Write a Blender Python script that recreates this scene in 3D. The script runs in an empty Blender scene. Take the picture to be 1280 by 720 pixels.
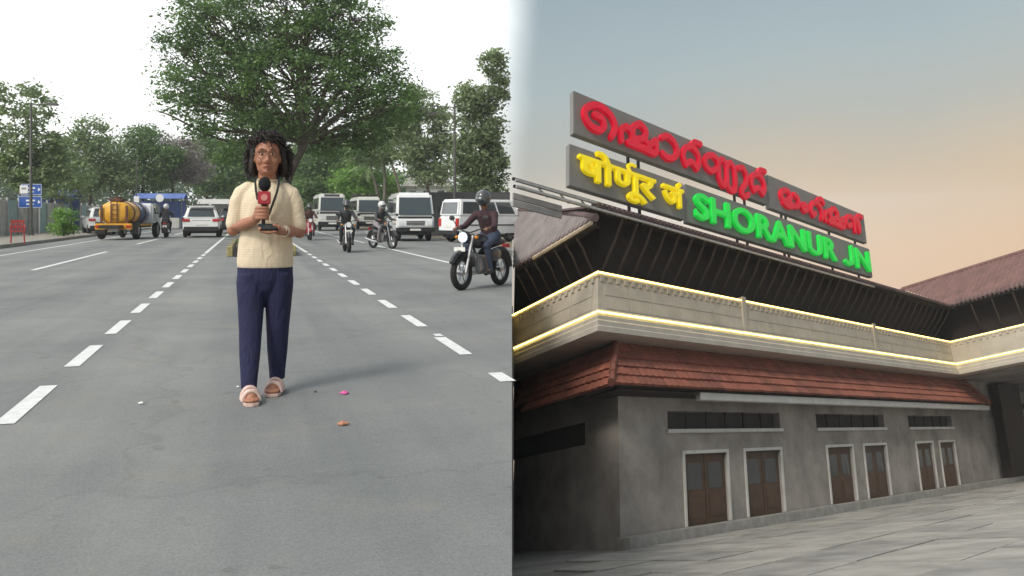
import bpy, bmesh, math, random
import numpy as np
from mathutils import Vector, Matrix

scene = bpy.context.scene
col = scene.collection
R = math.radians
random.seed(11)

# ------------------------------------------------------------------ camera
cam_d = bpy.data.cameras.new('camera')
cam = bpy.data.objects.new('camera', cam_d)
col.objects.link(cam)
cam.location = (0, 0, 1.1)
cam.rotation_euler = (R(90), 0, 0)
cam_d.sensor_width = 36
cam_d.lens = 36 * 1100 / 1280
cam_d.shift_y = -90 / 1280
cam_d.clip_start = 0.05
cam_d.clip_end = 6000
scene.camera = cam

# ------------------------------------------------------------------ sky
SUN_EL, SUN_AZ = R(46), R(215)      # azimuth clockwise from +Y
world = bpy.data.worlds.new('World')
scene.world = world
world.use_nodes = True
nt = world.node_tree
nt.nodes.clear()
N = nt.nodes.new
L = nt.links.new
out = N('ShaderNodeOutputWorld')
bg = N('ShaderNodeBackground')
L(bg.outputs[0], out.inputs[0])
sky = N('ShaderNodeTexSky')
sky.sky_type = 'NISHITA'
sky.sun_disc = False
sky.sun_elevation = SUN_EL
sky.sun_rotation = SUN_AZ
sky.dust_density = 6.0
sky.air_density = 1.5
skys = N('ShaderNodeVectorMath'); skys.operation = 'SCALE'; skys.inputs['Scale'].default_value = 0.10
L(sky.outputs[0], skys.inputs[0])
tc = N('ShaderNodeTexCoord')
sep = N('ShaderNodeSeparateXYZ')
L(tc.outputs['Generated'], sep.inputs[0])
nz = N('ShaderNodeTexNoise'); nz.inputs['Scale'].default_value = 2.6; nz.inputs['Detail'].default_value = 5
L(tc.outputs['Generated'], nz.inputs['Vector'])
def math_node(op, a, b=None, c=None):
    m = N('ShaderNodeMath'); m.operation = op
    for i, q in enumerate((a, b, c)):
        if q is None: continue
        if isinstance(q, (int, float)): m.inputs[i].default_value = q
        else: L(q, m.inputs[i])
    return m.outputs[0]
# evening half of the sky: warm low down, grey blue higher up
q = math_node('MULTIPLY_ADD', sep.outputs['X'], -0.17, sep.outputs['Z'])
q = math_node('MULTIPLY_ADD', nz.outputs['Fac'], 0.10, q)
dusk = N('ShaderNodeValToRGB')
def lin(r, g, b):
    f = lambda c: (c / 255 / 12.92) if c <= 10.3 else ((c / 255 + .055) / 1.055) ** 2.4
    return (f(r), f(g), f(b), 1)
els = dusk.color_ramp.elements
els[0].position = 0.0; els[0].color = lin(240, 192, 142)
els[1].position = 1.0; els[1].color = lin(128, 146, 157)
for p, c in ((0.14, lin(236, 196, 152)), (0.28, lin(214, 194, 168)), (0.42, lin(184, 185, 179)), (0.56, lin(168, 182, 186)), (0.75, lin(150, 166, 174))):
    e = els.new(p); e.color = c
qm = N('ShaderNodeMapRange'); qm.inputs['From Min'].default_value = -0.12; qm.inputs['From Max'].default_value = 0.42
L(q, qm.inputs['Value'])
L(qm.outputs[0], dusk.inputs[0])
# thin bright cloud over the street half
side = math_node('MULTIPLY_ADD', nz.outputs['Fac'], 0.10, sep.outputs['X'])
sm = N('ShaderNodeMapRange'); sm.interpolation_type = 'SMOOTHSTEP'
sm.inputs['From Min'].default_value = 0.0; sm.inputs['From Max'].default_value = 0.075
L(side, sm.inputs['Value'])
cl = N('ShaderNodeValToRGB')
cl.color_ramp.elements[0].color = lin(236, 241, 242)
cl.color_ramp.elements[1].color = lin(252, 253, 252)
L(nz.outputs['Fac'], cl.inputs[0])
mx = N('ShaderNodeMix'); mx.data_type = 'RGBA'
dk = N('ShaderNodeVectorMath'); dk.operation = 'SCALE'; dk.inputs['Scale'].default_value = 0.645; L(dusk.outputs[0], dk.inputs[0])
L(sm.outputs[0], mx.inputs['Factor']); L(cl.outputs[0], mx.inputs[6]); L(dk.outputs[0], mx.inputs[7])
mx2 = N('ShaderNodeMix'); mx2.data_type = 'RGBA'; mx2.inputs['Factor'].default_value = 0.10
L(mx.outputs[2], mx2.inputs[6]); L(skys.outputs[0], mx2.inputs[7])
L(mx2.outputs[2], bg.inputs['Color'])
bg.inputs['Strength'].default_value = 1.0

# ------------------------------------------------------------------ sun
sd = bpy.data.lights.new('sun', 'SUN')
sd.energy = 1.4
sd.angle = R(14)
sd.color = (1.0, 0.95, 0.87)
sun = bpy.data.objects.new('sun', sd)
col.objects.link(sun)
d = Vector((math.sin(SUN_AZ) * math.cos(SUN_EL), math.cos(SUN_AZ) * math.cos(SUN_EL), math.sin(SUN_EL)))
sun.rotation_euler = d.to_track_quat('Z', 'Y').to_euler()
sun.location = d * 60

vs = scene.view_settings
vs.view_transform = 'Standard'; vs.look = 'None'; vs.gamma = 1; vs.exposure = 0.72
vs.use_curve_mapping = False
scene.cycles.max_bounces = 6
scene.cycles.transparent_max_bounces = 8
scene.cycles.use_denoising = True

# ------------------------------------------------------------------ helpers
MATS = {}
def mat(name, c, rough=.7, var=.12, scale=5., bump=0., bscale=60., metal=0., spec=.4, emit=None, estr=0., coat=0., world_pos=False, trans=0.):
    if name in MATS: return MATS[name]
    m = bpy.data.materials.new(name); m.use_nodes = True
    t = m.node_tree; b = t.nodes['Principled BSDF']
    c = tuple(c[:3])
    tcn = t.nodes.new('ShaderNodeTexCoord')
    src = tcn.outputs['Object']
    if world_pos:
        src = t.nodes.new('ShaderNodeNewGeometry').outputs['Position']
    if var > 0:
        n = t.nodes.new('ShaderNodeTexNoise'); n.inputs['Scale'].default_value = scale; n.inputs['Detail'].default_value = 6; n.inputs['Roughness'].default_value = .65
        t.links.new(src, n.inputs['Vector'])
        r = t.nodes.new('ShaderNodeValToRGB')
        r.color_ramp.elements[0].position = .3; r.color_ramp.elements[1].position = .7
        r.color_ramp.elements[0].color = tuple(x * (1 - var) for x in c) + (1,)
        r.color_ramp.elements[1].color = tuple(min(1, x * (1 + var)) for x in c) + (1,)
        t.links.new(n.outputs['Fac'], r.inputs[0]); t.links.new(r.outputs[0], b.inputs['Base Color'])
    else:
        b.inputs['Base Color'].default_value = c + (1,)
    if bump > 0:
        n2 = t.nodes.new('ShaderNodeTexNoise'); n2.inputs['Scale'].default_value = bscale; n2.inputs['Detail'].default_value = 4
        t.links.new(src, n2.inputs['Vector'])
        bp = t.nodes.new('ShaderNodeBump'); bp.inputs['Strength'].default_value = bump; bp.inputs['Distance'].default_value = .02
        t.links.new(n2.outputs['Fac'], bp.inputs['Height']); t.links.new(bp.outputs[0], b.inputs['Normal'])
    b.inputs['Roughness'].default_value = rough
    b.inputs['Metallic'].default_value = metal
    b.inputs['Specular IOR Level'].default_value = spec
    b.inputs['Coat Weight'].default_value = coat
    if emit:
        b.inputs['Emission Color'].default_value = tuple(emit[:3]) + (1,); b.inputs['Emission Strength'].default_value = estr
    MATS[name] = m
    return m

def V(*a): return Vector(a)

class MB:
    def __init__(s): s.v = []; s.f = []
    def add(s, vs_, fs_):
        o = len(s.v); s.v += [Vector(p) for p in vs_]; s.f += [tuple(i + o for i in f) for f in fs_]; return s
    def hexa(s, p):
        return s.add(p, [(3, 2, 1, 0), (4, 5, 6, 7), (0, 1, 5, 4), (1, 2, 6, 5), (2, 3, 7, 6), (3, 0, 4, 7)])
    def box(s, c, dd, rz=0., rx=0.):
        c = Vector(c); m = Matrix.Rotation(rz, 3, 'Z') @ Matrix.Rotation(rx, 3, 'X'); x, y, z = dd[0] / 2, dd[1] / 2, dd[2] / 2
        pts = [(-x, -y, -z), (x, -y, -z), (x, y, -z), (-x, y, -z), (-x, -y, z), (x, -y, z), (x, y, z), (-x, y, z)]
        return s.hexa([c + m @ Vector(p) for p in pts])
    def loft(s, rings, cap=True, closed=False):
        n = len(rings[0]); o = len(s.v)
        for r in rings: s.v += [Vector(p) for p in r]
        k = len(rings)
        for i in range(k - 1):
            for j in range(n):
                a = o + i * n + j; b2 = o + i * n + (j + 1) % n
                s.f.append((a, b2, b2 + n, a + n))
        if cap:
            s.f.append(tuple(o + j for j in reversed(range(n)))); s.f.append(tuple(o + (k - 1) * n + j for j in range(n)))
        return s
    def tube(s, pts, r, n=8, flat=None):
        pts = [Vector(p) for p in pts]; k = len(pts)
        rr = r if isinstance(r, (list, tuple)) else [r] * k
        rings = []; up = None
        for i, p in enumerate(pts):
            t = (pts[min(i + 1, k - 1)] - pts[max(i - 1, 0)]).normalized()
            if up is None:
                up = Vector((0, 0, 1)) if abs(t.z) < .9 else Vector((0, 1, 0))
            x = t.cross(up)
            if x.length < 1e-5: x = t.orthogonal()
            x.normalize(); y = x.cross(t).normalized(); up = y
            rings.append([p + (x * math.cos(2 * math.pi * j / n) + y * math.sin(2 * math.pi * j / n)) * rr[i] for j in range(n)])
        return s.loft(rings)
    def ell(s, c, r, n=14, m=9, rot=None):
        c = Vector(c); r = r if isinstance(r, (list, tuple)) else (r, r, r); rings = []
        for i in range(1, m):
            a = math.pi * i / m; z = -math.cos(a); q_ = math.sin(a)
            ring = [Vector((math.cos(2 * math.pi * j / n) * q_ * r[0], math.sin(2 * math.pi * j / n) * q_ * r[1], z * r[2])) for j in range(n)]
            rings.append([c + (rot @ p if rot else p) for p in ring])
        o = len(s.v); s.loft(rings, cap=False)
        bot = Vector((0, 0, -r[2])); top = Vector((0, 0, r[2]))
        s.v.append(c + (rot @ bot if rot else bot)); s.v.append(c + (rot @ top if rot else top)); b = len(s.v) - 2
        k = (m - 2) * n + o
        for j in range(n):
            s.f.append((o + (j + 1) % n, o + j, b)); s.f.append((k + j, k + (j + 1) % n, b + 1))
        return s
    def capsule(s, pts, r, n=12):
        rr = r if isinstance(r, (list, tuple)) else [r] * len(pts)
        s.tube(pts, r, n)
        for i, p in enumerate(pts): s.ell(p, rr[i], n, 8)
        return s
    def rings(s, spec, n=20):      # horizontal elliptical rings: (x, y, z, rx, ry)
        return s.loft([[Vector((x + rx * math.cos(2 * math.pi * j / n), y + ry * math.sin(2 * math.pi * j / n), z)) for j in range(n)] for x, y, z, rx, ry in spec])
    def disc(s, c, axis, r, th, n=20):
        c = Vector(c); ax = Vector(axis).normalized()
        return s.tube([c - ax * th / 2, c + ax * th / 2], r, n)
    def torus(s, c, axis, R_, r_, n=24, m=8):
        c = Vector(c); ax = Vector(axis).normalized(); x = ax.orthogonal().normalized(); y = ax.cross(x); o = len(s.v)
        for i in range(n):
            a = 2 * math.pi * i / n; dr = x * math.cos(a) + y * math.sin(a)
            for j in range(m):
                b = 2 * math.pi * j / m; s.v.append(c + dr * (R_ + r_ * math.cos(b)) + ax * (r_ * math.sin(b)))
        for i in range(n):
            for j in range(m):
                s.f.append((o + i * m + j, o + ((i + 1) % n) * m + j, o + ((i + 1) % n) * m + (j + 1) % m, o + i * m + (j + 1) % m))
        return s
    def prism(s, prof, w0, w1, axis='x'):
        f = (lambda w, a, b: (w, a, b)) if axis == 'x' else ((lambda w, a, b: (a, w, b)) if axis == 'y' else (lambda w, a, b: (a, b, w)))
        n = len(prof)
        return s.add([f(w0, *p) for p in prof] + [f(w1, *p) for p in prof], [tuple(range(n))[::-1], tuple(range(n, 2 * n))] + [(i, (i + 1) % n, (i + 1) % n + n, i + n) for i in range(n)])
    def plate(s, quad, u0, u1, v0, v1, off=.004, th=.012):
        bl, br, tr, tl = [Vector(p) for p in quad]
        P = lambda u, v: (bl * (1 - u) + br * u) * (1 - v) + (tl * (1 - u) + tr * u) * v
        nn = (br - bl).cross(tl - bl).normalized()
        a = [P(u0, v0), P(u1, v0), P(u1, v1), P(u0, v1)]
        return s.hexa([p + nn * (off - th) for p in a] + [p + nn * off for p in a])
    def mesh(s, name, bevel=0., tf=None, fix=True):
        vv = [tf(p) for p in s.v] if tf else s.v
        me = bpy.data.meshes.new(name)
        me.from_pydata([tuple(p) for p in vv], [], s.f)
        if fix or bevel:
            bm = bmesh.new(); bm.from_mesh(me)
            if bevel:
                bmesh.ops.remove_doubles(bm, verts=bm.verts, dist=1e-5)
            bmesh.ops.recalc_face_normals(bm, faces=bm.faces)
            if bevel:
                bmesh.ops.bevel(bm, geom=[e for e in bm.edges if len(e.link_faces) == 2 and e.calc_face_angle(0) > .35], offset=bevel, segments=2, affect='EDGES', clamp_overlap=True)
            bm.to_mesh(me); bm.free()
        return me
    def build(s, name, m, parent=None, smooth=False, bevel=0., tf=None, world_=False):
        me = s.mesh(name, bevel, tf)
        return link(name, me, m, parent, smooth or bevel > 0, world_)

def link(name, me, m, parent=None, smooth=False, world_=False):
    if m is not None:
        me.materials.clear(); me.materials.append(m)
    if smooth:
        me.polygons.foreach_set('use_smooth', [True] * len(me.polygons))
        try: me.set_sharp_from_angle(angle=R(42))
        except Exception: pass
    o = bpy.data.objects.new(name, me); col.objects.link(o)
    if parent is not None:
        o.parent = parent
        if world_:
            p = parent; mtx = parent.matrix_basis.copy()
            if parent.parent: mtx = parent.parent.matrix_basis @ parent.matrix_parent_inverse @ mtx
            o.matrix_parent_inverse = mtx.inverted()
    return o

def tag(o, label=None, cat=None, group=None, kind=None):
    if label: o['label'] = label
    if cat: o['category'] = cat
    if group: o['group'] = group
    if kind: o['kind'] = kind
    return o
def thing(name, loc, rz, label, cat, group=None):
    o = bpy.data.objects.new(name, None); col.objects.link(o); o.location = loc; o.rotation_euler = (0, 0, rz); o.empty_display_size = .3
    return tag(o, label, cat, group)
def remesh(mb, name, vox, it=2):
    me = mb.mesh(name, fix=True); o = bpy.data.objects.new('tmp', me); col.objects.link(o)
    m = o.modifiers.new('r', 'REMESH'); m.mode = 'VOXEL'; m.voxel_size = vox
    if it:
        k = o.modifiers.new('s', 'SMOOTH'); k.iterations = it; k.factor = .5
    bpy.context.view_layer.update()
    r = bpy.data.meshes.new_from_object(o.evaluated_get(bpy.context.evaluated_depsgraph_get()))
    bpy.data.objects.remove(o); bpy.data.meshes.remove(me); r.name = name
    return r
def smooth_path(pts, k=5):
    pts = [Vector(p) for p in pts]; res = []
    for i in range(len(pts) - 1):
        p0 = pts[max(i - 1, 0)]; p1 = pts[i]; p2 = pts[i + 1]; p3 = pts[min(i + 2, len(pts) - 1)]
        for j in range(k):
            t = j / k
            res.append(.5 * ((2 * p1) + (p2 - p0) * t + (2 * p0 - 5 * p1 + 4 * p2 - p3) * t * t + (3 * p1 - p0 - 3 * p2 + p3) * t ** 3))
    return res + [pts[-1]]

# the road runs 16.6 degrees left of the camera axis; S(s, t) = along, across
RD = Vector((-.2857, .9583, 0)); RT = Vector((.9583, .2857, 0)); ROAD_RZ = math.atan2(.2857, .9583)
def S(s_, t_, z=0.): return RD * s_ + RT * t_ + Vector((0, 0, z))

# ================================================================== SETTING
def asphalt():
    m = bpy.data.materials.new('asphalt'); m.use_nodes = True
    t = m.node_tree; b = t.nodes['Principled BSDF']; n = t.nodes.new; l = t.links.new
    g = n('ShaderNodeNewGeometry')
    mp = n('ShaderNodeMapping'); mp.inputs['Rotation'].default_value = (0, 0, -ROAD_RZ); l(g.outputs['Position'], mp.inputs[0])
    st = n('ShaderNodeMapping'); st.inputs['Scale'].default_value = (1.0, .035, 1); l(mp.outputs[0], st.inputs[0])
    def noise_(vec, sc, det=5, ro=.6):
        q_ = n('ShaderNodeTexNoise'); q_.inputs['Scale'].default_value = sc; q_.inputs['Detail'].default_value = det; q_.inputs['Roughness'].default_value = ro
        l(vec, q_.inputs['Vector']); return q_.outputs['Fac']
    def ramp(fac, stops):
        r = n('ShaderNodeValToRGB'); e = r.color_ramp.elements
        e[0].position, e[0].color = stops[0]; e[1].position, e[1].color = stops[-1]
        for p, c in stops[1:-1]: k = e.new(p); k.color = c
        l(fac, r.inputs[0]); return r.outputs[0]
    def mixc(f, a, c, mode='MIX'):
        q_ = n('ShaderNodeMix'); q_.data_type = 'RGBA'; q_.blend_type = mode
        if isinstance(f, float): q_.inputs['Factor'].default_value = f
        else: l(f, q_.inputs['Factor'])
        l(a, q_.inputs[6]); l(c, q_.inputs[7]); return q_.outputs[2]
    blot = ramp(noise_(mp.outputs[0], .55, 7, .62), [(.28, (.172, .180, .182, 1)), (.5, (.210, .216, .216, 1)), (.75, (.262, .262, .255, 1))])
    trk = ramp(noise_(st.outputs[0], 1.1, 4), [(.3, (.72, .74, .76, 1)), (.7, (1.18, 1.16, 1.12, 1))])
    c1 = mixc(.9, blot, trk, 'MULTIPLY')
    grain = ramp(noise_(mp.outputs[0], 90, 3, .8), [(.25, (.62, .62, .62, 1)), (.75, (1.3, 1.3, 1.28, 1))])
    c2 = mixc(.7, c1, grain, 'MULTIPLY')
    sand = noise_(mp.outputs[0], 1.7, 9, .7)
    sandm = ramp(sand, [(.54, (0, 0, 0, 1)), (.80, (.6, .6, .6, 1))])
    sc = n('ShaderNodeRGB'); sc.outputs[0].default_value = (.27, .245, .205, 1)
    c3 = mixc(sandm, c2, sc.outputs[0])
    # hairline cracks and tar seams
    vo = n('ShaderNodeTexVoronoi'); vo.feature = 'DISTANCE_TO_EDGE'; vo.inputs['Scale'].default_value = .42
    wob = n('ShaderNodeTexNoise'); wob.inputs['Scale'].default_value = 2.2; wob.inputs['Detail'].default_value = 4; l(mp.outputs[0], wob.inputs['Vector'])
    va = n('ShaderNodeVectorMath'); va.operation = 'MULTIPLY_ADD'; va.inputs[1].default_value = (.7, .7, 0); l(wob.outputs['Color'], va.inputs[0]); l(mp.outputs[0], va.inputs[2])
    l(va.outputs[0], vo.inputs['Vector'])
    ck = ramp(vo.outputs['Distance'], [(0, (.45, .45, .45, 1)), (.012, (1, 1, 1, 1))])
    spots = ramp(noise_(mp.outputs[0], 5.5, 2), [(.66, (1, 1, 1, 1)), (.74, (.68, .67, .66, 1))])
    c4 = mixc(.2, c3, ck, 'MULTIPLY'); c5 = mixc(.6, c4, spots, 'MULTIPLY')
    l(c5, b.inputs['Base Color']); b.inputs['Roughness'].default_value = .88; b.inputs['Specular IOR Level'].default_value = .25
    bp = n('ShaderNodeBump'); bp.inputs['Strength'].default_value = .5; bp.inputs['Distance'].default_value = .006
    l(noise_(mp.outputs[0], 120, 3, .8), bp.inputs['Height']); l(bp.outputs[0], b.inputs['Normal'])
    return m
M_ASPH = asphalt()
M_EARTH = mat('dusty_earth', (.17, .145, .105), .95, .35, .8, .6, 30, world_pos=True)
M_PAVE = mat('footpath', (.27, .245, .21), .9, .25, 1.4, .4, 40, world_pos=True)
M_KERB = mat('kerb_concrete', (.30, .285, .26), .9, .25, 2.5, .4, 40, world_pos=True)
M_PAINT = mat('road_paint', (.66, .67, .66), .75, .16, 14, .3, 90, world_pos=True)

def sheet(name, pts, m, kind='structure', parent=None):
    me = bpy.data.meshes.new(name); me.from_pydata([tuple(p) for p in pts], [], [tuple(range(len(pts)))])
    o = link(name, me, m, parent)
    if kind: o['kind'] = kind
    return o
ground = sheet('ground', [(-3200, -30, 0), (0, -30, 0), (0, 3200, 0), (-3200, 3200, 0)], M_EARTH)
road = sheet('road', [S(-14, -8, .004), (0, -14, .004), (0, 30.1, .004), S(600, 8.6, .004), S(600, -8, .004)], M_ASPH)
mb = MB()
for k in range(60):
    s0 = -6 + k * 2.0
    a = [S(s0, -8.16), S(s0 + 1.985, -8.16), S(s0 + 1.985, -8.0), S(s0, -8.0)]
    mb.hexa([p + V(0, 0, -.05) for p in a] + [p + V(0, 0, .13) for p in a])
kerb = mb.build('kerb', M_KERB, bevel=.012); kerb['kind'] = 'structure'
footpath = sheet('footpath', [S(-14, -11.6, .11), S(-14, -8.16, .11), S(300, -8.16, .11), S(300, -11.6, .11)], M_PAVE)

def strip(name, s0, s1, t, w=.1):
    a = 0.03 * random.random() - .015
    return sheet(name, [S(s0, t - w / 2 + a * .2, .008), S(s0, t + w / 2, .008), S(s1, t + w / 2 + a * .2, .008), S(s1, t - w / 2, .008)], M_PAINT, None, road)
for k in range(12):
    y0 = 4.62 + k * 1.77
    strip('lane_dash', (y0 + .3548) / .9583, (y0 + .3548 + 1.05) / .9583, -1.24, .105)
strip('lane_line', 27.2, 75, -1.24, .1)
for k in range(11):
    y0 = 6.95 + k * 1.76 - 1.76 * (k == 0) * 0
    strip('lane_dash', (y0 - .4686) / .9583, (y0 - .4686 + .98) / .9583, 1.64, .105)
strip('lane_dash', (5.82 - .4686) / .9583, (6.14 - .4686) / .9583, 1.64, .105)
strip('lane_line', 27.0, 80, 1.64, .1)
strip('paint_fragment', 7.86, 8.02, 1.66, .07)
strip('lane_line', 17.0, 34, 4.48, .12)
strip('lane_line', 36, 90, 4.48, .12)
strip('lane_dash', 19.8, 29.4, -4.2, .12)
strip('lane_dash', 37, 47, -4.2, .12)
strip('lane_dash', 55, 66, -4.2, .12)
strip('edge_line', 10, 80, -6.6, .1)

# retaining wall that carries the road above the sloping station yard
M_RET = mat('retaining_stone', (.42, .395, .36), .95, .3, 1.2, .5, 25, world_pos=True)  # stone tone lightened to bounce light onto the station's short front
mb = MB()
mb.hexa([(-.6, .4, -75), (-.006, .4, -75), (-.006, 210, -75), (-.6, 210, -75), (-.6, .4, -.012), (-.006, .4, -.012), (-.006, 210, -.012), (-.6, 210, -.012)])
rw = mb.build('retaining_wall', M_RET)
tag(rw, 'grey stone retaining wall holding the road above the station yard', 'wall')

# ================================================================== STATION
# axes of the station on its sloping yard: along the long front, along the short front, up
DR = Vector((.68413, .70995, -.16716)); DL = Vector((-.45292, .83036, -.32460)); DW = Vector((.02207, .33723, .94117))
CC = Vector((2.73636, 28.0, -.67418))
def T(p): return CC + DR * p[0] + DL * p[1] + DW * p[2]
GC = -8.4
def bend(a, c=0.): return (2.722 + .684 * a + .022 * c) / .4529      # where the short front ends at the retaining wall

M_CONC = mat('station_plaster', (.40, .36, .30), .85, .16, .9, .25, 25, world_pos=True)
M_CORN = mat('station_cornice', (.44, .40, .345), .8, .14, 1.1, .2, 25, world_pos=True)
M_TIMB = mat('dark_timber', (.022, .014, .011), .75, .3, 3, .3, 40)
M_TILE = mat('clay_tile', (.26, .088, .058), .8, .3, 1.3, .35, 22, world_pos=True)
M_TILE2 = mat('clay_tile_dusky', (.215, .078, .053), .85, .3, 1.7, .35, 22, world_pos=True)
M_TILE3 = mat('clay_tile_fresh', (.28, .096, .063), .8, .28, 1.5, .35, 22, world_pos=True)
M_ROOF = mat('weathered_roof', (.125, .085, .082), .85, .3, 1.2, .3, 18, world_pos=True)
M_LED = mat('led_warm', (1, .8, .35), .4, 0, emit=(1.0, .70, .20), estr=3.0)
M_LED2 = mat('led_yellow', (1, .85, .3), .4, 0, emit=(1.0, .80, .22), estr=3.2)
M_BOARD = mat('sign_board_grey', (.20, .195, .185), .6, .1, 1.5, .1, 40, world_pos=True)
M_STEEL = mat('dark_steel', (.03, .03, .032), .5, .2, 6, metal=.5)
M_RAIL = mat('galvanised_rail', (.42, .41, .40), .4, .2, 6, metal=.6)
M_WHITE = mat('white_beam', (.55, .53, .5), .75, .15, 1.2, .2, 30, world_pos=True)
M_DARKIN = mat('interior_shade', (.05, .045, .042), .9, .2, 1, world_pos=True)  # near-black tone stands in for the shade inside the station
M_YARD = mat('yard_concrete', (.24, .225, .205), .92, .3, .5, .4, 20, world_pos=True)
M_SLAB = mat('yard_slab', (.34, .32, .29), .9, .3, .9, .4, 24, world_pos=True)
M_SLAB2 = mat('yard_slab_dark', (.29, .275, .255), .9, .35, .8, .4, 24, world_pos=True)

st = thing('station_building', T((0, 0, GC)), 0, 'tiled railway station building with glowing yellow edge lights under dark eaves', 'building')
def part(name, mb_, m, parent=st, smooth=False, bevel=0.):
    return mb_.build(name, m, parent, smooth, bevel, tf=T, world_=True)
A1 = 33.8; BW = -9.0
def ring(o, c): return [(-o, bend(-o, c), c), (-o, -o, c), (A1 - o, -o, c), (A1 - o, BW, c)]
def sweep(prof):
    b = MB(); rows = [ring(o, c) for o, c in prof]; n = len(rows)
    for r in rows: b.v += [Vector(p) for p in r]
    for i in range(n):
        j = (i + 1) % n
        for k in range(3): b.f.append((i * 4 + k, i * 4 + k + 1, j * 4 + k + 1, j * 4 + k))
    b.f.append(tuple(i * 4 for i in range(n))); b.f.append(tuple(i * 4 + 3 for i in reversed(range(n))))
    return b
part('parapet', sweep([(-.4, .02), (.04, .02), (.04, -.14), (0, -.18), (.13, -1.27), (-.4, -1.27)]), M_CONC)
part('cornice', sweep([(-.9, -1.272), (.235, -1.272), (.25, -1.30), (.25, -1.47), (.30, -1.50), (.30, -1.62), (.37, -1.68), (.37, -1.82), (.44, -1.87), (.44, -2.03), (-2.2, -2.07), (-2.2, -1.3)]), M_CORN)
def led(o, c, r, m):
    b = MB(); pts = [Vector(p) for p in ring(o, c)]; b.tube(pts[:2], r, 6); b.tube(pts[1:3], r, 6); b.tube(pts[2:4], r, 6)
    return part('led_strip', b, m)
led(.075, -.03, .028, M_LED)
led(.30, -1.385, .027, M_LED2)
# dentils under the upper light line
b = MB()
def front_box(b, a0, a1, c0, c1, o0, o1):      # a box on the long front, standing out from o0 to o1
    b.hexa([(a0, -o1, c0), (a1, -o1, c0), (a1, -o0, c0), (a0, -o0, c0), (a0, -o1, c1), (a1, -o1, c1), (a1, -o0, c1), (a0, -o0, c1)])
def left_box(b, b0, b1, c0, c1, o0, o1):
    b.hexa([(-o1, b0, c0), (-o0, b0, c0), (-o0, b1, c0), (-o1, b1, c0), (-o1, b0, c1), (-o0, b0, c1), (-o0, b1, c1), (-o1, b1, c1)])
a = .1
while a < A1 - .3: front_box(b, a, a + .16, -.30, -.10, -.05, .072); a += .42
a = .2
while a < 5.6: left_box(b, a, a + .16, -.30, -.10, -.05, .072); a += .42
a = -8.8
while a < -.3: b.hexa([(A1 - .072, a, -.3), (A1 + .05, a, -.3), (A1 + .05, a + .16, -.3), (A1 - .072, a + .16, -.3), (A1 - .072, a, -.1), (A1 + .05, a, -.1), (A1 + .05, a + .16, -.1), (A1 - .072, a + .16, -.1)]); a += .42
dn = part('dentil_course', b, M_CONC); dn['kind'] = 'stuff'
# facing panels of the parapet, joints open between them
def facing(o_fn, a0, a1, side):
    b = MB(); g = .02
    P = []
    for c0, c1 in ((-.74, -.36), (-1.2, -.78)):
        oa, ob = -.18 + 0, 0
        f = lambda c: (.13 * (-.18 - c) / 1.09)
        pts = []
        for c in (c0, c1):
            pts.append((f(c) - .03, f(c) + .018, c))
        (i0, x0, c0_), (i1, x1, c1_) = pts
        if side == 'front':
            b.hexa([(a0 + g, -x0, c0_), (a1 - g, -x0, c0_), (a1 - g, -i0, c0_), (a0 + g, -i0, c0_), (a0 + g, -x1, c1_), (a1 - g, -x1, c1_), (a1 - g, -i1, c1_), (a0 + g, -i1, c1_)])
        else:
            b.hexa([(-x0, a0 + g, c0_), (-i0, a0 + g, c0_), (-i0, a1 - g, c0_), (-x0, a1 - g, c0_), (-x1, a0 + g, c1_), (-i1, a0 + g, c1_), (-i1, a1 - g, c1_), (-x1, a1 - g, c1_)])
        part('facing_panel', b, M_CONC); b = MB()
a = .25
while a < A1 - 1.2: facing(None, a, a + 1.3, 'front'); a += 1.33
a = .25
while a < 4.4: facing(None, a, a + 1.3, 'left'); a += 1.33
b = MB(); front_box(b, 9.0, 9.28, -1.27, .1, -.2, .16); part('parapet_pilaster', b, M_CONC)
b = MB(); front_box(b, 22.0, 22.28, -1.27, .1, -.2, .16); part('parapet_pilaster', b, M_CONC)
# dark band under the main eaves: back wall, soffit, struts
b = MB()
b.hexa([(1.0, .9, -.3), (A1 + 1, .9, -.3), (A1 + 1, 1.2, -.3), (1.0, 1.2, -.3), (1.0, .9, 2.6), (A1 + 1, .9, 2.6), (A1 + 1, 1.2, 2.6), (1.0, 1.2, 2.6)])
b.hexa([(.9, .9, -.3), (1.2, .9, -.3), (1.2, bend(1.2) - .1, -.3), (.9, bend(.9) - .1, -.3), (.9, .9, 2.6), (1.2, .9, 2.6), (1.2, bend(1.2) - .1, 2.6), (.9, bend(.9) - .1, 2.6)])
b.hexa([(A1 + .9, BW, -.3), (A1 + 1.2, BW, -.3), (A1 + 1.2, 1, -.3), (A1 + .9, 1, -.3), (A1 + .9, BW, 2.6), (A1 + 1.2, BW, 2.6), (A1 + 1.2, 1, 2.6), (A1 + .9, 1, 2.6)])
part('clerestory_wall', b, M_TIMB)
b = MB()
b.hexa([(-.55, -.6, 1.80), (A1 - .6, -.6, 1.80), (A1 + .9, .9, 2.3), (.9, .9, 2.3), (-.55, -.6, 1.86), (A1 - .6, -.6, 1.86), (A1 + .9, .9, 2.36), (.9, .9, 2.36)])
b.hexa([(A1 - .6, BW, 1.80), (A1 + .9, BW, 2.3), (A1 + .9, .9, 2.3), (A1 - .6, -.6, 1.80), (A1 - .6, BW, 1.86), (A1 + .9, BW, 2.36), (A1 + .9, .9, 2.36), (A1 - .6, -.6, 1.86)])
b.hexa([(-.52, -.5, 1.36), (-.52, bend(-.6) - .1, 1.36), (.9, bend(.9) - .1, 1.9), (.9, .9, 1.9), (-.52, -.5, 1.42), (-.52, bend(-.6) - .1, 1.42), (.9, bend(.9) - .1, 1.96), (.9, .9, 1.96)])
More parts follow.
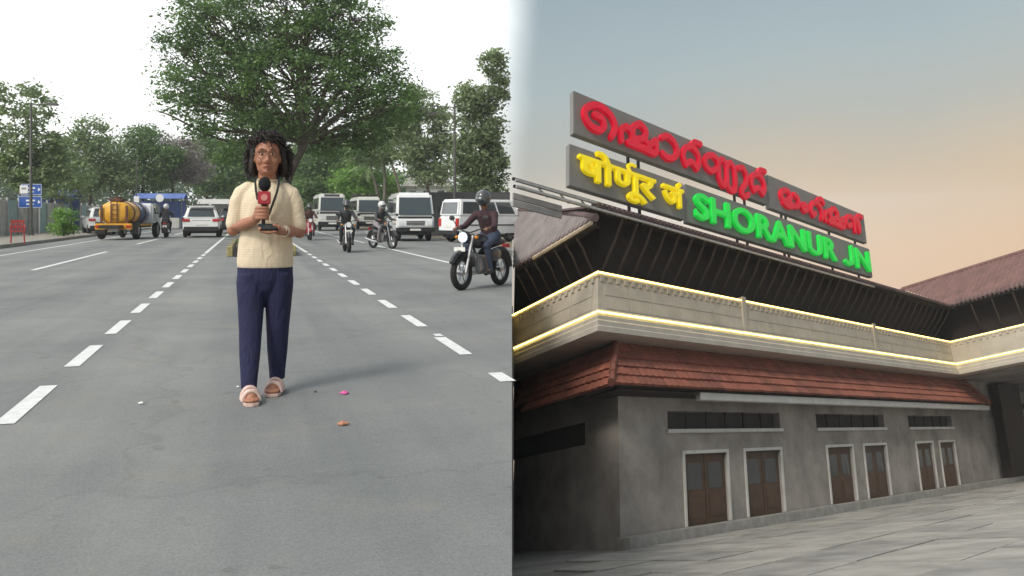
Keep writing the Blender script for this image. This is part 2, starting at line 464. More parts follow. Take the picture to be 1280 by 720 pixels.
part('soffit', b, M_TIMB)
M_STRUT = mat('strut_timber', (.055, .038, .032), .7, .3, 3, .3, 40)
a = .9
while a < A1 - .3:
    b = MB(); b.tube([(a, .88, .25), (a, .4, .75), (a, -.1, 1.25), (a, -.5, 1.78)], .055, 5); part('strut', b, M_STRUT); a += .85
a = .8
while a < 5.2:
    b = MB(); b.tube([(.88, a + .3, .2), (.4, a + .2, .6), (-.1, a, 1.0), (-.45, a, 1.34)], .045, 5); part('strut', b, M_STRUT); a += .72
a = -8.4
while a < -.9:
    b = MB(); b.tube([(A1 + .88, a, .25), (A1 + .4, a, .75), (A1 - .1, a, 1.25), (A1 - .5, a, 1.78)], .05, 5); part('strut', b, M_STRUT); a += 1.3
# ribbed roofs
def ribbed(b, p0, along, n_al, up, step, amp, lift):
    # rows of half round ribs: from p0, n_al ribs at 'step' along, each running 'up'
    pass
b = MB()      # steep face over the short front
hb = lambda a_: bend(a_) - .01
rib = .30; k = 0
rows = 9
bb = -.6
while bb < 9.0:
    x = []
    for q_ in range(5):
        pb = bb + rib * q_ / 4
        zz = .075 * math.sin(math.pi * q_ / 4)
        # from the eave up to the hip; the hip runs (-.6,-.6) -> (2.2, 9)
        a_top = -.6 + 2.8 * min(1, (pb + .6) / 9.6)
        a_bot = -.6
        while pb > hb(a_bot) and a_bot < a_top: a_bot += .02
        x.append((a_bot, a_top, pb, zz))
    if all(q_[1] - q_[0] > .02 for q_ in x):
        vs0 = [(q_[0] - q_[3] * .8, q_[2], 1.45 + 1.482 * (q_[0] + .6) + q_[3] * .6) for q_ in x]; vs1 = [(q_[1] - q_[3] * .8, q_[2], 1.45 + 1.482 * (q_[1] + .6) + q_[3] * .6) for q_ in x]
        b.add(vs0 + vs1, [(i, i + 1, i + 6, i + 5) for i in range(4)])
    bb += rib
part('hip_roof', b, mat('grey_roof_tile', (.19, .165, .16), .85, .25, 1.5, .3, 20, world_pos=True))
b = MB(); b.add([(-.6, -.65, 1.92), (A1 + 4, -.65, 1.92), (A1 + 4, 9, 5.5), (2.2, 9, 5.5), (-.6, -.65, 1.86), (A1 + 4, -.65, 1.86), (A1 + 4, 9, 5.4), (2.2, 9, 5.4)], [(0, 1, 2, 3), (7, 6, 5, 4), (0, 4, 5, 1), (1, 5, 6, 2), (2, 6, 7, 3), (3, 7, 4, 0)])
part('main_roof', b, M_ROOF)
b = MB()      # scalloped tile ends along the eaves
a = -.5
while a < A1 - .7: b.tube([(a, -.72, 1.93), (a, -.3, 2.08)], .085, 6); a += .26
a = -.4
while a < 4.9: b.tube([(-.68, a, 1.43), (-.4, a, 1.72)], .085, 6); a += .30
a = -8.8
while a < -.7: b.tube([(A1 - .72, a, 1.93), (A1 - .3, a, 2.18)], .085, 6); a += .28
et = part('eave_tile_course', b, M_ROOF); et['kind'] = 'stuff'
b = MB(); bb = BW
while bb < 4.6:    # wing roof, ribs running up the slope
    q4 = []
    for q_ in range(5):
        pb = bb + .34 * q_ / 4; zz = .08 * math.sin(math.pi * q_ / 4)
        k0 = 0. if pb < -.65 else (pb + .65) / 5.2
        q4.append(((33.2 + 4.8 * k0, pb, 1.95 + 2.85 * k0 + zz), (38.0, pb, 4.8 + zz)))
    b.add([x[0] for x in q4] + [x[1] for x in q4], [(i, i + 1, i + 6, i + 5) for i in range(4)]); bb += .34
b.tube([(38.05, BW, 4.86), (38.05, 4.6, 4.86)], .16, 8)
part('wing_roof', b, mat('wing_roof_tile', (.17, .088, .075), .8, .3, 1.5, .3, 18, world_pos=True))
b = MB(); b.tube([(-.62, -.62, 1.5), (.6, 2.6, 3.0), (2.2, 8.9, 5.62)], .13, 8); part('hip_cap', b, M_ROOF)
b = MB(); b.tube([(-.72, -.5, 1.36), (-.72, 3.4, 1.36)], .07, 6); part('gutter', b, mat('pale_gutter', (.40, .32, .22), .6, .2, 3))

# lower clay tile roof: slabs, tiles one by one, hip caps
b = MB()
b.hexa([(.12, -.58, -3.72), (37.9, -.58, -3.72), (36.6, .62, -2.12), (1.5, .62, -2.12), (.12, -.52, -3.66), (37.9, -.52, -3.66), (36.6, .66, -2.08), (1.5, .66, -2.08)])
part('roof_slab', b, M_TIMB)
b = MB(); e0, e1 = bend(.12, -3.7) - .05, bend(1.15, -2.2) - .05
b.hexa([(.16, -.5, -3.72), (.16, e0, -3.72), (1.2, e1, -2.26), (1.5, .62, -2.12), (.2, -.5, -3.66), (.2, e0, -3.66), (1.24, e1, -2.2), (1.54, .62, -2.08)])
part('roof_slab', b, M_TIMB)
TW, TR = .72, 5
def tile_mesh(du, dv, nn):      # a single pressed tile: two rolls, thick lower lip; du across, dv up the slope, nn outward
    b = MB(); X = []
    for i in range(7):
        u = i / 6; h = .028 * abs(math.sin(2 * math.pi * u))
        X.append((u, h))
    top = [du * (u * .985) + dv * 1.10 + nn * (h + .012) for u, h in X]
    bot = [du * (u * .985) + nn * (h + .085) for u, h in X]
    lip = [du * (u * .985) - nn * .01 for u, h in X]
    b.v = top + bot + lip
    for i in range(6): b.f += [(i, 7 + i, 8 + i, i + 1), (7 + i, 14 + i, 15 + i, 8 + i)]
    b.f += [(0, 14, 7), (6, 13, 20)]
    me = bpy.data.meshes.new('tile'); me.from_pydata([tuple(p) for p in b.v], [], b.f)
    bm = bmesh.new(); bm.from_mesh(me); bmesh.ops.recalc_face_normals(bm, faces=bm.faces); bm.to_mesh(me); bm.free(); me.polygons.foreach_set('use_smooth', [True] * len(me.polygons)); me.set_sharp_from_angle(angle=R(50))
    return me
slope = DL * 1.2 + DW * 1.6                      # up the long front's slope
sn = DR.cross(slope).normalized(); sn = -sn if sn.dot(Vector((0, -1, .3))) < 0 else sn
mesh_f = []
for m in (M_TILE, M_TILE2, M_TILE3):
    me = tile_mesh(DR * TW, slope / TR, sn); me.materials.append(m); mesh_f.append(me)
slope2 = DR * 1.04 + DW * 1.46
sn2 = slope2.cross(DL).normalized(); sn2 = -sn2 if sn2.dot(Vector((-1, -.3, .3))) < 0 else sn2
mesh_l = []
for m in (M_TILE, M_TILE2, M_TILE3):
    me = tile_mesh(DL * TW, slope2 / TR, sn2); me.materials.append(m); mesh_l.append(me)
def place_tile(me, p, jit):
    o = bpy.data.objects.new('tile', me); col.objects.link(o); o.parent = st
    o.matrix_parent_inverse = st.matrix_basis.inverted(); o.location = T(p) + jit
rnd = random.Random(5)
for r in range(TR):
    k = r / TR; a0 = .12 + 1.38 * k + .05; a1 = 37.9 - 1.3 * k - TW
    off = .5 * TW * (r % 2)
    a = a0 + (off if r else 0)
    if r % 2: a = a0
    while a < a1:
        place_tile(rnd.choice(mesh_f + mesh_f[:1]), (a, -.58 + 1.2 * k, -3.66 + 1.6 * k), sn * rnd.uniform(0, .018)); a += TW
for r in range(TR):
    k = r / TR; b0 = -.45 + 1.0 * k; b1 = bend(.12 + 1.04 * k, -3) - TW - .03
    a = b0
    while a < b1:
        place_tile(rnd.choice(mesh_l + mesh_l[:1]), (.16 + 1.04 * k, a, -3.68 + 1.46 * k), sn2 * rnd.uniform(0, .018)); a += TW
for r in range(TR):
    k0, k1 = r / TR, (r + 1.15) / TR
    P = lambda k: (.05 + 1.4 * k, -.62 + 1.2 * k, -3.60 + 1.62 * k)
    b = MB(); b.tube([P(k0), P(k1)], [.15, .12], 8); part('hip_cap', b, M_TILE2, smooth=True)
    P = lambda k: (37.95 - 1.3 * k, -.62 + 1.2 * k, -3.62 + 1.62 * k)
    b = MB(); b.tube([P(k0), P(k1)], [.15, .12], 8); part('hip_cap', b, M_TILE2, smooth=True)
# beam, walls and openings under the tiles
b = MB(); front_box(b, 5.2, 38.2, -4.0, -3.74, .20, .48); part('eave_beam', b, M_WHITE, bevel=.02)
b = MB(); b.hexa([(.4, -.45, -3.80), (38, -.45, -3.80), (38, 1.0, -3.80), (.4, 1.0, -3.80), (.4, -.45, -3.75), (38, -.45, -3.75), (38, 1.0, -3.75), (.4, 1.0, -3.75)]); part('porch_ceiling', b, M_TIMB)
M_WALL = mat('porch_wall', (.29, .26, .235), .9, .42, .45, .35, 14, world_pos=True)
b = MB()
W0, W1 = .55, .95
def wallbox(b, a0, a1, c0, c1): b.hexa([(a0, W0, c0), (a1, W0, c0), (a1, W1, c0), (a0, W1, c0), (a0, W0, c1), (a1, W0, c1), (a1, W1, c1), (a0, W1, c1)])
opens = [(4.24, 12.4), (15.75, 23.4), (26.7, 33.6)]
doors = [(5.2, 8.0), (9.4, 12.2), (16.6, 19.2), (20.6, 23.2), (27.4, 29.8), (31.0, 33.4)]
VT, VB, DT = -4.24, -4.88, -5.7
wallbox(b, 1.45, 45, VT, -2.08)
prev = 1.45
for o0, o1 in opens: wallbox(b, prev, o0, VB, VT - .002); prev = o1
wallbox(b, prev, 41.5, VB, VT - .002)
wallbox(b, 1.45, 41.5, DT, VB - .002)
prev = 1.45
for o0, o1 in doors: wallbox(b, prev, o0, GC, DT - .002); prev = o1
wallbox(b, prev, 41.5, GC, DT - .002)
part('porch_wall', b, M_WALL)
def wall_trim(name, a0, a1, c0, c1, m, y0=.5, y1=1.0, bev=.015):
    b = MB(); b.hexa([(a0, y0, c0), (a1, y0, c0), (a1, y1, c0), (a0, y1, c0), (a0, y0, c1), (a1, y0, c1), (a1, y1, c1), (a0, y1, c1)]); part(name, b, m, bevel=bev)
M_DOOR = mat('door_timber', (.085, .05, .032), .6, .3, 2.5, .3, 30, world_pos=True)
M_PANE = mat('hall_glass', (.03, .034, .036), .1, .2, 1, spec=.8, world_pos=True)
for o0, o1 in opens:
    wall_trim('sill', o0 - .1, o1 + .1, VB - .11, VB + .02, M_WHITE, .42, .98)
    wall_trim('vent_shade_sheet', o0, o1, VB, VT, M_DARKIN, .90, .93, 0)  # dark sheet behind the opening paints its shaded inside
    k = o0 + 1.3
    while k < o1 - .4: wall_trim('mullion', k - .03, k + .03, VB + .02, VT, M_TIMB, .66, .72, 0); k += 1.36
for o0, o1 in doors:
    wall_trim('door_frame', o0 - .14, o0, GC + .35, DT + .12, M_WHITE, .49, .7); wall_trim('door_frame', o1, o1 + .14, GC + .35, DT + .12, M_WHITE, .49, .7); wall_trim('door_frame', o0 + .003, o1 - .003, DT, DT + .12, M_WHITE, .49, .7)
    md = (o0 + o1) / 2
    for p0, p1 in ((o0 + .01, md - .01), (md + .01, o1 - .01)):
        wall_trim('door_leaf', p0, p1, GC + .3, DT - .01, M_DOOR, .68, .74)
        wall_trim('door_pane', p0 + .22, p1 - .22, GC + 1.5, DT - .3, M_PANE, .665, .70, 0)
        wall_trim('door_panel', p0 + .22, p1 - .22, GC + .55, GC + 1.3, M_DOOR, .65, .70, .02)
b = MB(); b.hexa([(1.45, .96, GC), (1.75, .96, GC), (1.75, bend(1.75, -6) - .1, GC), (1.45, bend(1.45, -6) - .1, GC), (1.45, .96, -5.1), (1.75, .96, -5.1), (1.75, bend(1.75, -6) - .1, -5.1), (1.45, bend(1.45, -6) - .1, -5.1)])
b.hexa([(1.45, .96, -4.35), (1.75, .96, -4.35), (1.75, bend(1.75, -3) - .1, -4.35), (1.45, bend(1.45, -3) - .1, -4.35), (1.45, .96, -2.1), (1.75, .96, -2.1), (1.75, bend(1.75, -3) - .1, -2.1), (1.45, bend(1.45, -3) - .1, -2.1)])
b.hexa([(1.47, .96, -5.1), (1.73, .96, -5.1), (1.73, 2.6, -5.1), (1.47, 2.6, -5.1), (1.47, .96, -4.35), (1.73, .96, -4.35), (1.73, 2.6, -4.35), (1.47, 2.6, -4.35)])
part('side_wall', b, M_WALL)
b = MB(); b.hexa([(1.62, 2.6, -5.1), (1.70, 2.6, -5.1), (1.70, bend(1.7, -5) - .02, -5.1), (1.62, bend(1.62, -5) - .02, -5.1), (1.62, 2.6, -4.35), (1.70, 2.6, -4.35), (1.70, bend(1.7, -5) - .02, -4.35), (1.62, bend(1.62, -5) - .02, -4.35)]); part('opening_dark_fill', b, M_DARKIN)  # dark panel added to fill the opening, in place of its shade
b = MB(); b.hexa([(1.8, 6.5, GC), (60, 6.5, GC), (60, 6.8, GC), (1.8, 6.8, GC), (1.8, 6.5, -2.1), (60, 6.5, -2.1), (60, 6.8, -2.1), (1.8, 6.8, -2.1)]); part('hall_wall', b, mat('hall_wall', (.22, .19, .17), .9, .2, .6, world_pos=True))
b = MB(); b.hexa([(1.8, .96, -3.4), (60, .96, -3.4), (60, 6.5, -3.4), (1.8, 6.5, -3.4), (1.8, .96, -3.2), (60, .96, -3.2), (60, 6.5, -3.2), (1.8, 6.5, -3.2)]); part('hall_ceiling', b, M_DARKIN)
b = MB(); b.hexa([(34.5, 2.0, GC), (60, 2.0, GC), (60, 2.3, GC), (34.5, 2.3, GC), (34.5, 2.0, -2.1), (60, 2.0, -2.1), (60, 2.3, -2.1), (34.5, 2.3, -2.1)]); part('wing_wall', b, M_WALL)
b = MB(); b.hexa([(41.6, -.2, GC), (46.5, -.2, GC), (46.5, .45, GC), (41.6, .45, GC), (41.6, -.2, -2.2), (46.5, -.2, -2.2), (46.5, .45, -2.2), (41.6, .45, -2.2)]); part('wing_pillar', b, M_TIMB, bevel=.04)
b = MB(); b.hexa([(1.0, -.4, GC - .3), (60, -.4, GC - .3), (60, .5, GC - .3), (1.0, .5, GC - .3), (1.0, -.4, GC + .35), (60, -.4, GC + .35), (60, .5, GC + .35), (1.0, .5, GC + .35)]); part('plinth', b, M_KERB, bevel=.03)

b = MB(); b.hexa([(A1 + .9, BW, -2.09), (62, BW, -2.09), (62, 6.5, -2.09), (A1 + .9, 6.5, -2.09), (A1 + .9, BW, -1.9), (62, BW, -1.9), (62, 6.5, -1.9), (A1 + .9, 6.5, -1.9)]); part('wing_ceiling', b, M_WALL)
b = MB(); b.hexa([(-.003, 24, -14), (.045, 24, -14), (.045, 46, -22), (-.003, 46, -22), (-.003, 26, -3.4), (.045, 26, -3.4), (.045, 46, -3.6), (-.003, 46, -3.6)]); b.build('party_wall', M_WALL, st, world_=True)
b = MB(); b.hexa([(4.0, .96, GC), (4.2, .96, GC), (4.2, 6.5, GC), (4.0, 6.5, GC), (4.0, .96, -2.1), (4.2, .96, -2.1), (4.2, 6.5, -2.1), (4.0, 6.5, -2.1)])
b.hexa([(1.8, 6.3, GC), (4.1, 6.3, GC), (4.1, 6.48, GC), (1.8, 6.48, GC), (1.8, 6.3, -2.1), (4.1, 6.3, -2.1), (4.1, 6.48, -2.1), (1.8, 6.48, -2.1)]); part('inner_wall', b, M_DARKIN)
# the yard: one sloping sheet
def yard_z(X, Y):
    n = DR.cross(DL); n = n if n.z > 0 else -n; p = T((0, 0, GC))
    return p.z - (n.x * (X - p.x) + n.y * (Y - p.y)) / n.z
me = bpy.data.meshes.new('station_yard')
q4 = [(-.003, .5), (260, .5), (260, 200), (-.003, 200)]
me.from_pydata([(x, y, yard_z(x, y)) for x, y in q4], [], [(0, 1, 2, 3)])
yd = link('station_yard', me, M_YARD); yd['kind'] = 'structure'

# paving slabs laid on the yard
SW = 2.0; slab_m = []
for m in (M_SLAB, M_SLAB2):
    b = MB(); g_ = .03
    b.hexa([DR * x + DL * y + DW * z for z in (0, .05) for x, y in ((g_, g_), (SW - g_, g_), (SW - g_, SW - g_), (g_, SW - g_))])
    me = b.mesh('slab'); me.materials.append(m); slab_m.append(me)
for i in range(-8, 23):
    for j in range(-8, 0):
        p = T((i * SW, j * SW - .45, GC))
        if min((p + DR * x + DL * y).x for x in (0, SW) for y in (0, SW)) < .02 or p.y < 8: continue
        o = bpy.data.objects.new('slab', rnd.choice(slab_m)); col.objects.link(o); o.parent = yd; o.location = p + DW * rnd.uniform(-.02, .004)

# signs above the eaves
sf = thing('steel_gantry', T((0, -.5, 1.9)), 0, 'dark steel frame with pale rails carrying the station name boards', 'gantry')
def sp(name, b, m, parent=sf, **k): return b.build(name, m, parent, tf=T, world_=True, **k)
for c, bq, m in ((2.12, -.42, M_STEEL), (2.0, -.62, M_RAIL), (1.86, -.5, M_STEEL), (1.78, -.68, M_RAIL)):
    b = MB(); front_box(b, -4.32, 21.6, c - .035, c + .035, -bq - .05, -bq + .03); sp('rail', b, m)
for a in (1.4, 2.0, 8.6, 9.4, 12.6, 13.0, 17.4, 20.4):
    b = MB(); b.box((a, -.38, 3.6), (.11, .09, 3.6)); sp('post', b, M_STEEL)
a = -3.2
while a < 21.5:
    b = MB(); b.tube([(a, -.42, 2.05), (a + .5, -.3, 1.9)], .03, 5); sp('clip', b, M_RAIL); a += 1.0
for c in (1.58, 1.36):
    b = MB(); front_box(b, -4.3, -2.15, c - .09, c + .09, .4, .47); sp('fascia_board', b, mat('grey_fascia', (.26, .25, .245), .7, .15, 2))
def board(a0, a1, c0, c1, label):
    o = thing('sign_board', T(((a0 + a1) / 2, -.58, c0)), 0, label, 'sign')
    b = MB(); front_box(b, a0, a1, c0, c1, .46, .70); sp('panel', b, M_BOARD, o, bevel=.015)
    return o
bd_r = board(-1.78, 10.9, 4.08, 5.58, 'long grey sign board with red Malayalam name lettering')
bd_j = board(11.08, 21.28, 3.98, 5.48, 'grey sign board with smaller red Malayalam lettering for junction')
bd_y = board(-1.98, 4.44, 2.29, 3.68, 'grey sign board with yellow Hindi lettering')
bd_g = board(4.62, 21.48, 2.24, 3.71, 'grey sign board with green English lettering')
M_RED = mat('letter_red', (.52, .004, .022), .5, .15, 1.5, emit=(.75, .0, .03), estr=.2, world_pos=True)
M_YEL = mat('letter_yellow', (.80, .62, .005), .5, .12, 1.5, emit=(1, .78, .0), estr=.2, world_pos=True)
M_GRN = mat('letter_green', (.01, .55, .06), .45, .12, 1.5, emit=(.01, .75, .07), estr=.22, world_pos=True)

def islands(me):
    bm = bmesh.new(); bm.from_mesh(me); bm.verts.ensure_lookup_table(); seen = set(); res = []
    for v0 in bm.verts:
        if v0.index in seen: continue
        stack = [v0]; seen.add(v0.index); grp = []
        while stack:
            v = stack.pop(); grp.append(v)
            for e in v.link_edges:
                w = e.other_vert(v)
                if w.index not in seen: seen.add(w.index); stack.append(w)
        ids = {v.index: i for i, v in enumerate(grp)}
        fs = {f for v in grp for f in v.link_faces}
        res.append(([v.co.copy() for v in grp], [tuple(ids[v.index] for v in f.verts) for f in fs]))
    bm.free(); return res
def text_run(body, offset, vox=.02, extra=None, plain=False):
    c = bpy.data.curves.new('t', 'FONT'); c.body = body; c.extrude = .1; c.offset = offset; c.resolution_u = 4
    o = bpy.data.objects.new('t', c); col.objects.link(o); bpy.context.view_layer.update()
    me = bpy.data.meshes.new_from_object(o.evaluated_get(bpy.context.evaluated_depsgraph_get()))
    bpy.data.objects.remove(o)
    if plain: return me
    b = MB(); b.add([v.co for v in me.vertices], [tuple(p.vertices) for p in me.polygons])
    if extra: extra(b)
    return remesh(b, 'lettering', .015, 0)
def lay(me_parts, board_, m, a0, a1, c0, sy, x0, x1, depth=.72, name='letter'):
    sx = (a1 - a0) / (x1 - x0)
    for vs_, fs_ in me_parts:
        if len(vs_) < 12: continue
        b = MB(); b.v = [Vector((a0 + (p.x - x0) * sx, -depth - .09 - p.z * .9, c0 + p.y * sy)) for p in vs_]; b.f = fs_
        sp(name, b, m, board_)
# green
me = text_run('SHORANUR', .028); lay(islands(me), bd_g, M_GRN, 5.05, 16.9, 2.46, 1.36, .03, 5.30)
me = text_run('N', .028); lay(islands(me), bd_g, M_GRN, 19.35, 21.15, 2.46, 1.36, .06, .76)
b = MB(); jp = smooth_path([(.52, .72, 0), (.52, .2, 0), (.42, .06, 0), (.26, .03, 0), (.12, .1, 0)], 5)
for i in range(len(jp) - 1):
    d_ = (jp[i + 1] - jp[i]).normalized(); n_ = Vector((-d_.y, d_.x, 0)) * .075; e_ = d_ * .02
    q8 = [jp[i] - n_ - e_, jp[i + 1] - n_ + e_, jp[i + 1] + n_ + e_, jp[i] + n_ - e_]
    b.hexa([p + V(0, 0, -.1) for p in q8] + [p + V(0, 0, .1) for p in q8])
me = remesh(b, 'lettering', .02, 1); lay(islands(me), bd_g, M_GRN, 17.9, 19.1, 2.46, 1.36, .06, .6)
# yellow
def reph(b):
    pts = smooth_path([(1.30, .66, 0), (1.25, .80, 0), (1.36, .90, 0), (1.47, .86, 0)], 4)
    b.tube(pts, .055, 6)
me = text_run('षोणूर', .022, extra=reph)
xs = [v.co.x for v in me.vertices]; lay(islands(me), bd_y, M_YEL, -1.65, 2.55, 2.62, 1.14, min(xs), max(xs))
me = text_run('जं', .022); xs = [v.co.x for v in me.vertices]; lay(islands(me), bd_y, M_YEL, 2.95, 4.3, 2.62, 1.1, min(xs), max(xs))
# red Malayalam, drawn as fat rounded strokes
G = {
 'e': [[(.62, 0), (.72, .3), (.62, .6), (.36, .74), (.1, .6), (.02, .34), (.14, .1), (.34, .06), (.46, .22), (.4, .42), (.24, .44)]],
 'sha': [[(0, .02), (0, .3), (.13, .46), (.27, .32), (.27, .02)], [(.27, .2), (.3, .52), (.46, .7), (.62, .56), (.56, .34), (.36, .2), (.2, .04)], [(.16, .03), (.55, .02), (.86, .02), (.88, .4)], [(.56, .34), (.7, .2), (.86, .4)]],
 'aa': [[(.02, .1), (.16, .02), (.36, .12), (.44, .36), (.34, .6), (.16, .68), (.02, .58)]],
 'chr': [[(.1, .03), (.02, .26), (.1, .54), (.28, .66), (.46, .52), (.5, .26), (.42, .03)], [(.28, .66), (.36, .84), (.56, .86)], [(.1, .03), (.25, .18), (.42, .03)]],
 'nna': [[(.34, .26), (.22, .14), (.06, .2), (.02, .42), (.14, .62), (.32, .66), (.44, .48), (.44, .02)], [(.44, .48), (.56, .66), (.70, .5), (.70, .02)], [(.70, .48), (.82, .66), (.96, .5), (.98, .1), (.94, -.2), (.8, -.26), (.7, -.14)], [(.44, .02), (.56, -.2), (.70, .02)]],
 'uu': [[(.0, .6), (.16, .66), (.28, .46), (.26, .2), (.12, -.04), (.06, -.2), (.18, -.3), (.3, -.18)]],
 'ja': [[(.3, .3), (.14, .2), (.02, .36), (.12, .6), (.32, .64), (.42, .44), (.3, .3), (.5, .12), (.7, .2), (.72, .5), (.56, .62)], [(.1, .1), (.3, .02), (.5, .12)]],
 'am': [[(.14, .08), (.03, .22), (.14, .38), (.27, .22), (.14, .08)]],
 'ga': [[(.1, .03), (.02, .2), (.08, .5), (.26, .66), (.46, .52), (.52, .2), (.46, .03)], [(.1, .03), (.2, .16)]],
 'vir': [[(-.14, .76), (-.06, .88), (.06, .88), (.12, .76)]],
 'chn': [[(.26, .28), (.14, .16), (.02, .32), (.12, .6), (.3, .64), (.42, .46), (.42, .04)], [(.42, .46), (.54, .64), (.68, .46), (.66, .1), (.58, .6), (.7, .86), (.86, .84)]],
}
def stroke_word(seq, board_, a0, a1, c0, sy, r):
    pen = 0; items = []
    for g, adv in seq: items.append((g, pen)); pen += adv
    sx = (a1 - a0) / pen
    for g, x0 in items:
        b = MB()
        for st_ in G[g]:
            pts = smooth_path([(x, y, 0) for x, y in st_], 4)
            b.capsule([Vector((a0 + (x0 + p.x) * sx, 0, c0 + p.y * sy)) for p in pts], r, 8)
        me = remesh(b, 'letter', .028, 1)
        b2 = MB(); b2.v = [Vector((v.co.x, -.74 + max(-.12, min(.05, v.co.y * 3.2)), v.co.z)) for v in me.vertices]; b2.f = [tuple(p.vertices) for p in me.polygons]
        sp('letter', b2, M_RED, board_)
stroke_word([('e', .86), ('sha', 1.02), ('aa', .58), ('chr', .66), ('nna', 1.1), ('uu', .42), ('chr', .56)], bd_r, -1.35, 10.75, 4.38, 1.28, .128)
stroke_word([('ja', .82), ('am', .40), ('ga', .50), ('vir', .14), ('sha', 1.0), ('chn', .8)], bd_j, 12.0, 20.6, 4.28, 1.12, .125)

# ================================================================== PLANTS
def leaf_mat(name, dark, mid, light, tr=.35):
    m = bpy.data.materials.new(name); m.use_nodes = True
    t = m.node_tree; t.nodes.clear(); n = t.nodes.new; l = t.links.new
    o = n('ShaderNodeOutputMaterial'); g = n('ShaderNodeNewGeometry')
    r = n('ShaderNodeValToRGB'); e = r.color_ramp.elements
    e[0].position = 0; e[0].color = dark + (1,); e[1].position = 1; e[1].color = light + (1,); k = e.new(.5); k.color = mid + (1,)
    nz_ = n('ShaderNodeTexNoise'); nz_.inputs['Scale'].default_value = .55; nz_.inputs['Detail'].default_value = 3; l(g.outputs['Position'], nz_.inputs['Vector'])
    ma = n('ShaderNodeMath'); ma.operation = 'MULTIPLY_ADD'; l(nz_.outputs['Fac'], ma.inputs[0]); ma.inputs[1].default_value = 1.3
    mb_ = n('ShaderNodeMath'); mb_.operation = 'MULTIPLY_ADD'; l(g.outputs['Random Per Island'], mb_.inputs[0]); mb_.inputs[1].default_value = .7; mb_.inputs[2].default_value = -.5
    l(mb_.outputs[0], ma.inputs[2]); l(ma.outputs[0], r.inputs[0])
    d_ = n('ShaderNodeBsdfDiffuse'); tl = n('ShaderNodeBsdfTranslucent'); gl = n('ShaderNodeBsdfGlossy'); gl.inputs['Roughness'].default_value = .45
    mi = n('ShaderNodeMixShader'); mi.inputs[0].default_value = tr; mg = n('ShaderNodeMixShader'); mg.inputs[0].default_value = .05
    l(r.outputs[0], d_.inputs[0]); l(r.outputs[0], tl.inputs[0]); l(d_.outputs[0], mi.inputs[1]); l(tl.outputs[0], mi.inputs[2]); l(mi.outputs[0], mg.inputs[1]); l(gl.outputs[0], mg.inputs[2]); l(mg.outputs[0], o.inputs[0])
    return m
LM_DEEP = leaf_mat('leaf_deep', (0.048, 0.099, 0.029), (0.103, 0.199, 0.047), (0.192, 0.330, 0.081), .45)
LM_MID = leaf_mat('leaf_mid', (0.063, 0.121, 0.036), (0.127, 0.229, 0.062), (0.222, 0.356, 0.107), .45)
LM_DUST_HAZE = leaf_mat('leaf_dust_haze', (0.106, 0.165, 0.067), (0.201, 0.286, 0.115), (0.338, 0.445, 0.195), .45)  # dusty greens, paled further to stand in for haze and glare
LM_PALE = leaf_mat('leaf_pale_olive', (0.137, 0.191, 0.089), (0.243, 0.318, 0.155), (0.370, 0.471, 0.240), .45)
LM_LIME = leaf_mat('leaf_lime', (0.095, 0.204, 0.031), (0.190, 0.369, 0.062), (0.296, 0.509, 0.107), .45)
LM_MAUVE = leaf_mat('leaf_mauve', (0.192, 0.168, 0.156), (0.336, 0.300, 0.276), (0.480, 0.432, 0.420), .45)
LM_DARK = leaf_mat('leaf_dark', (0.032, 0.064, 0.025), (0.058, 0.114, 0.040), (0.106, 0.184, 0.062), .45)  # darkest greens, for the far trees
M_BARK = mat('bark', (.085, .068, .055), .95, .35, 3, .8, 18)
M_BARKP = mat('bark_pale', (.17, .15, .125), .95, .3, 3, .8, 18)

def leaf_cloud(name, P, size, m, parent, rng, up=.35, aspect=.5):
    n = len(P); P = np.asarray(P)
    a = rng.normal(size=(n, 3)); a[:, 2] *= .6; a /= np.linalg.norm(a, axis=1)[:, None]
    c = rng.normal(size=(n, 3)); c[:, 2] += up * 2
    b = np.cross(a, c); b /= np.linalg.norm(b, axis=1)[:, None] + 1e-9
    sz = size * rng.uniform(.4, 1.1, size=(n, 1)) ** 1.4 * 1.35
    nn = np.cross(a, b)
    v = np.empty((n, 4, 3))
    v[:, 0] = P - a * sz * .5; v[:, 1] = P + b * sz * aspect * .5 + nn * sz * .08; v[:, 2] = P + a * sz * .5; v[:, 3] = P - b * sz * aspect * .5 + nn * sz * .08
    me = bpy.data.meshes.new(name)
    me.vertices.add(4 * n); me.vertices.foreach_set('co', v.reshape(-1).astype(np.float32))
    me.loops.add(4 * n); me.loops.foreach_set('vertex_index', np.arange(4 * n, dtype=np.int32))
    me.polygons.add(n); me.polygons.foreach_set('loop_start', np.arange(0, 4 * n, 4, dtype=np.int32))
    me.update(); me.validate()
    return link(name, me, m, parent)

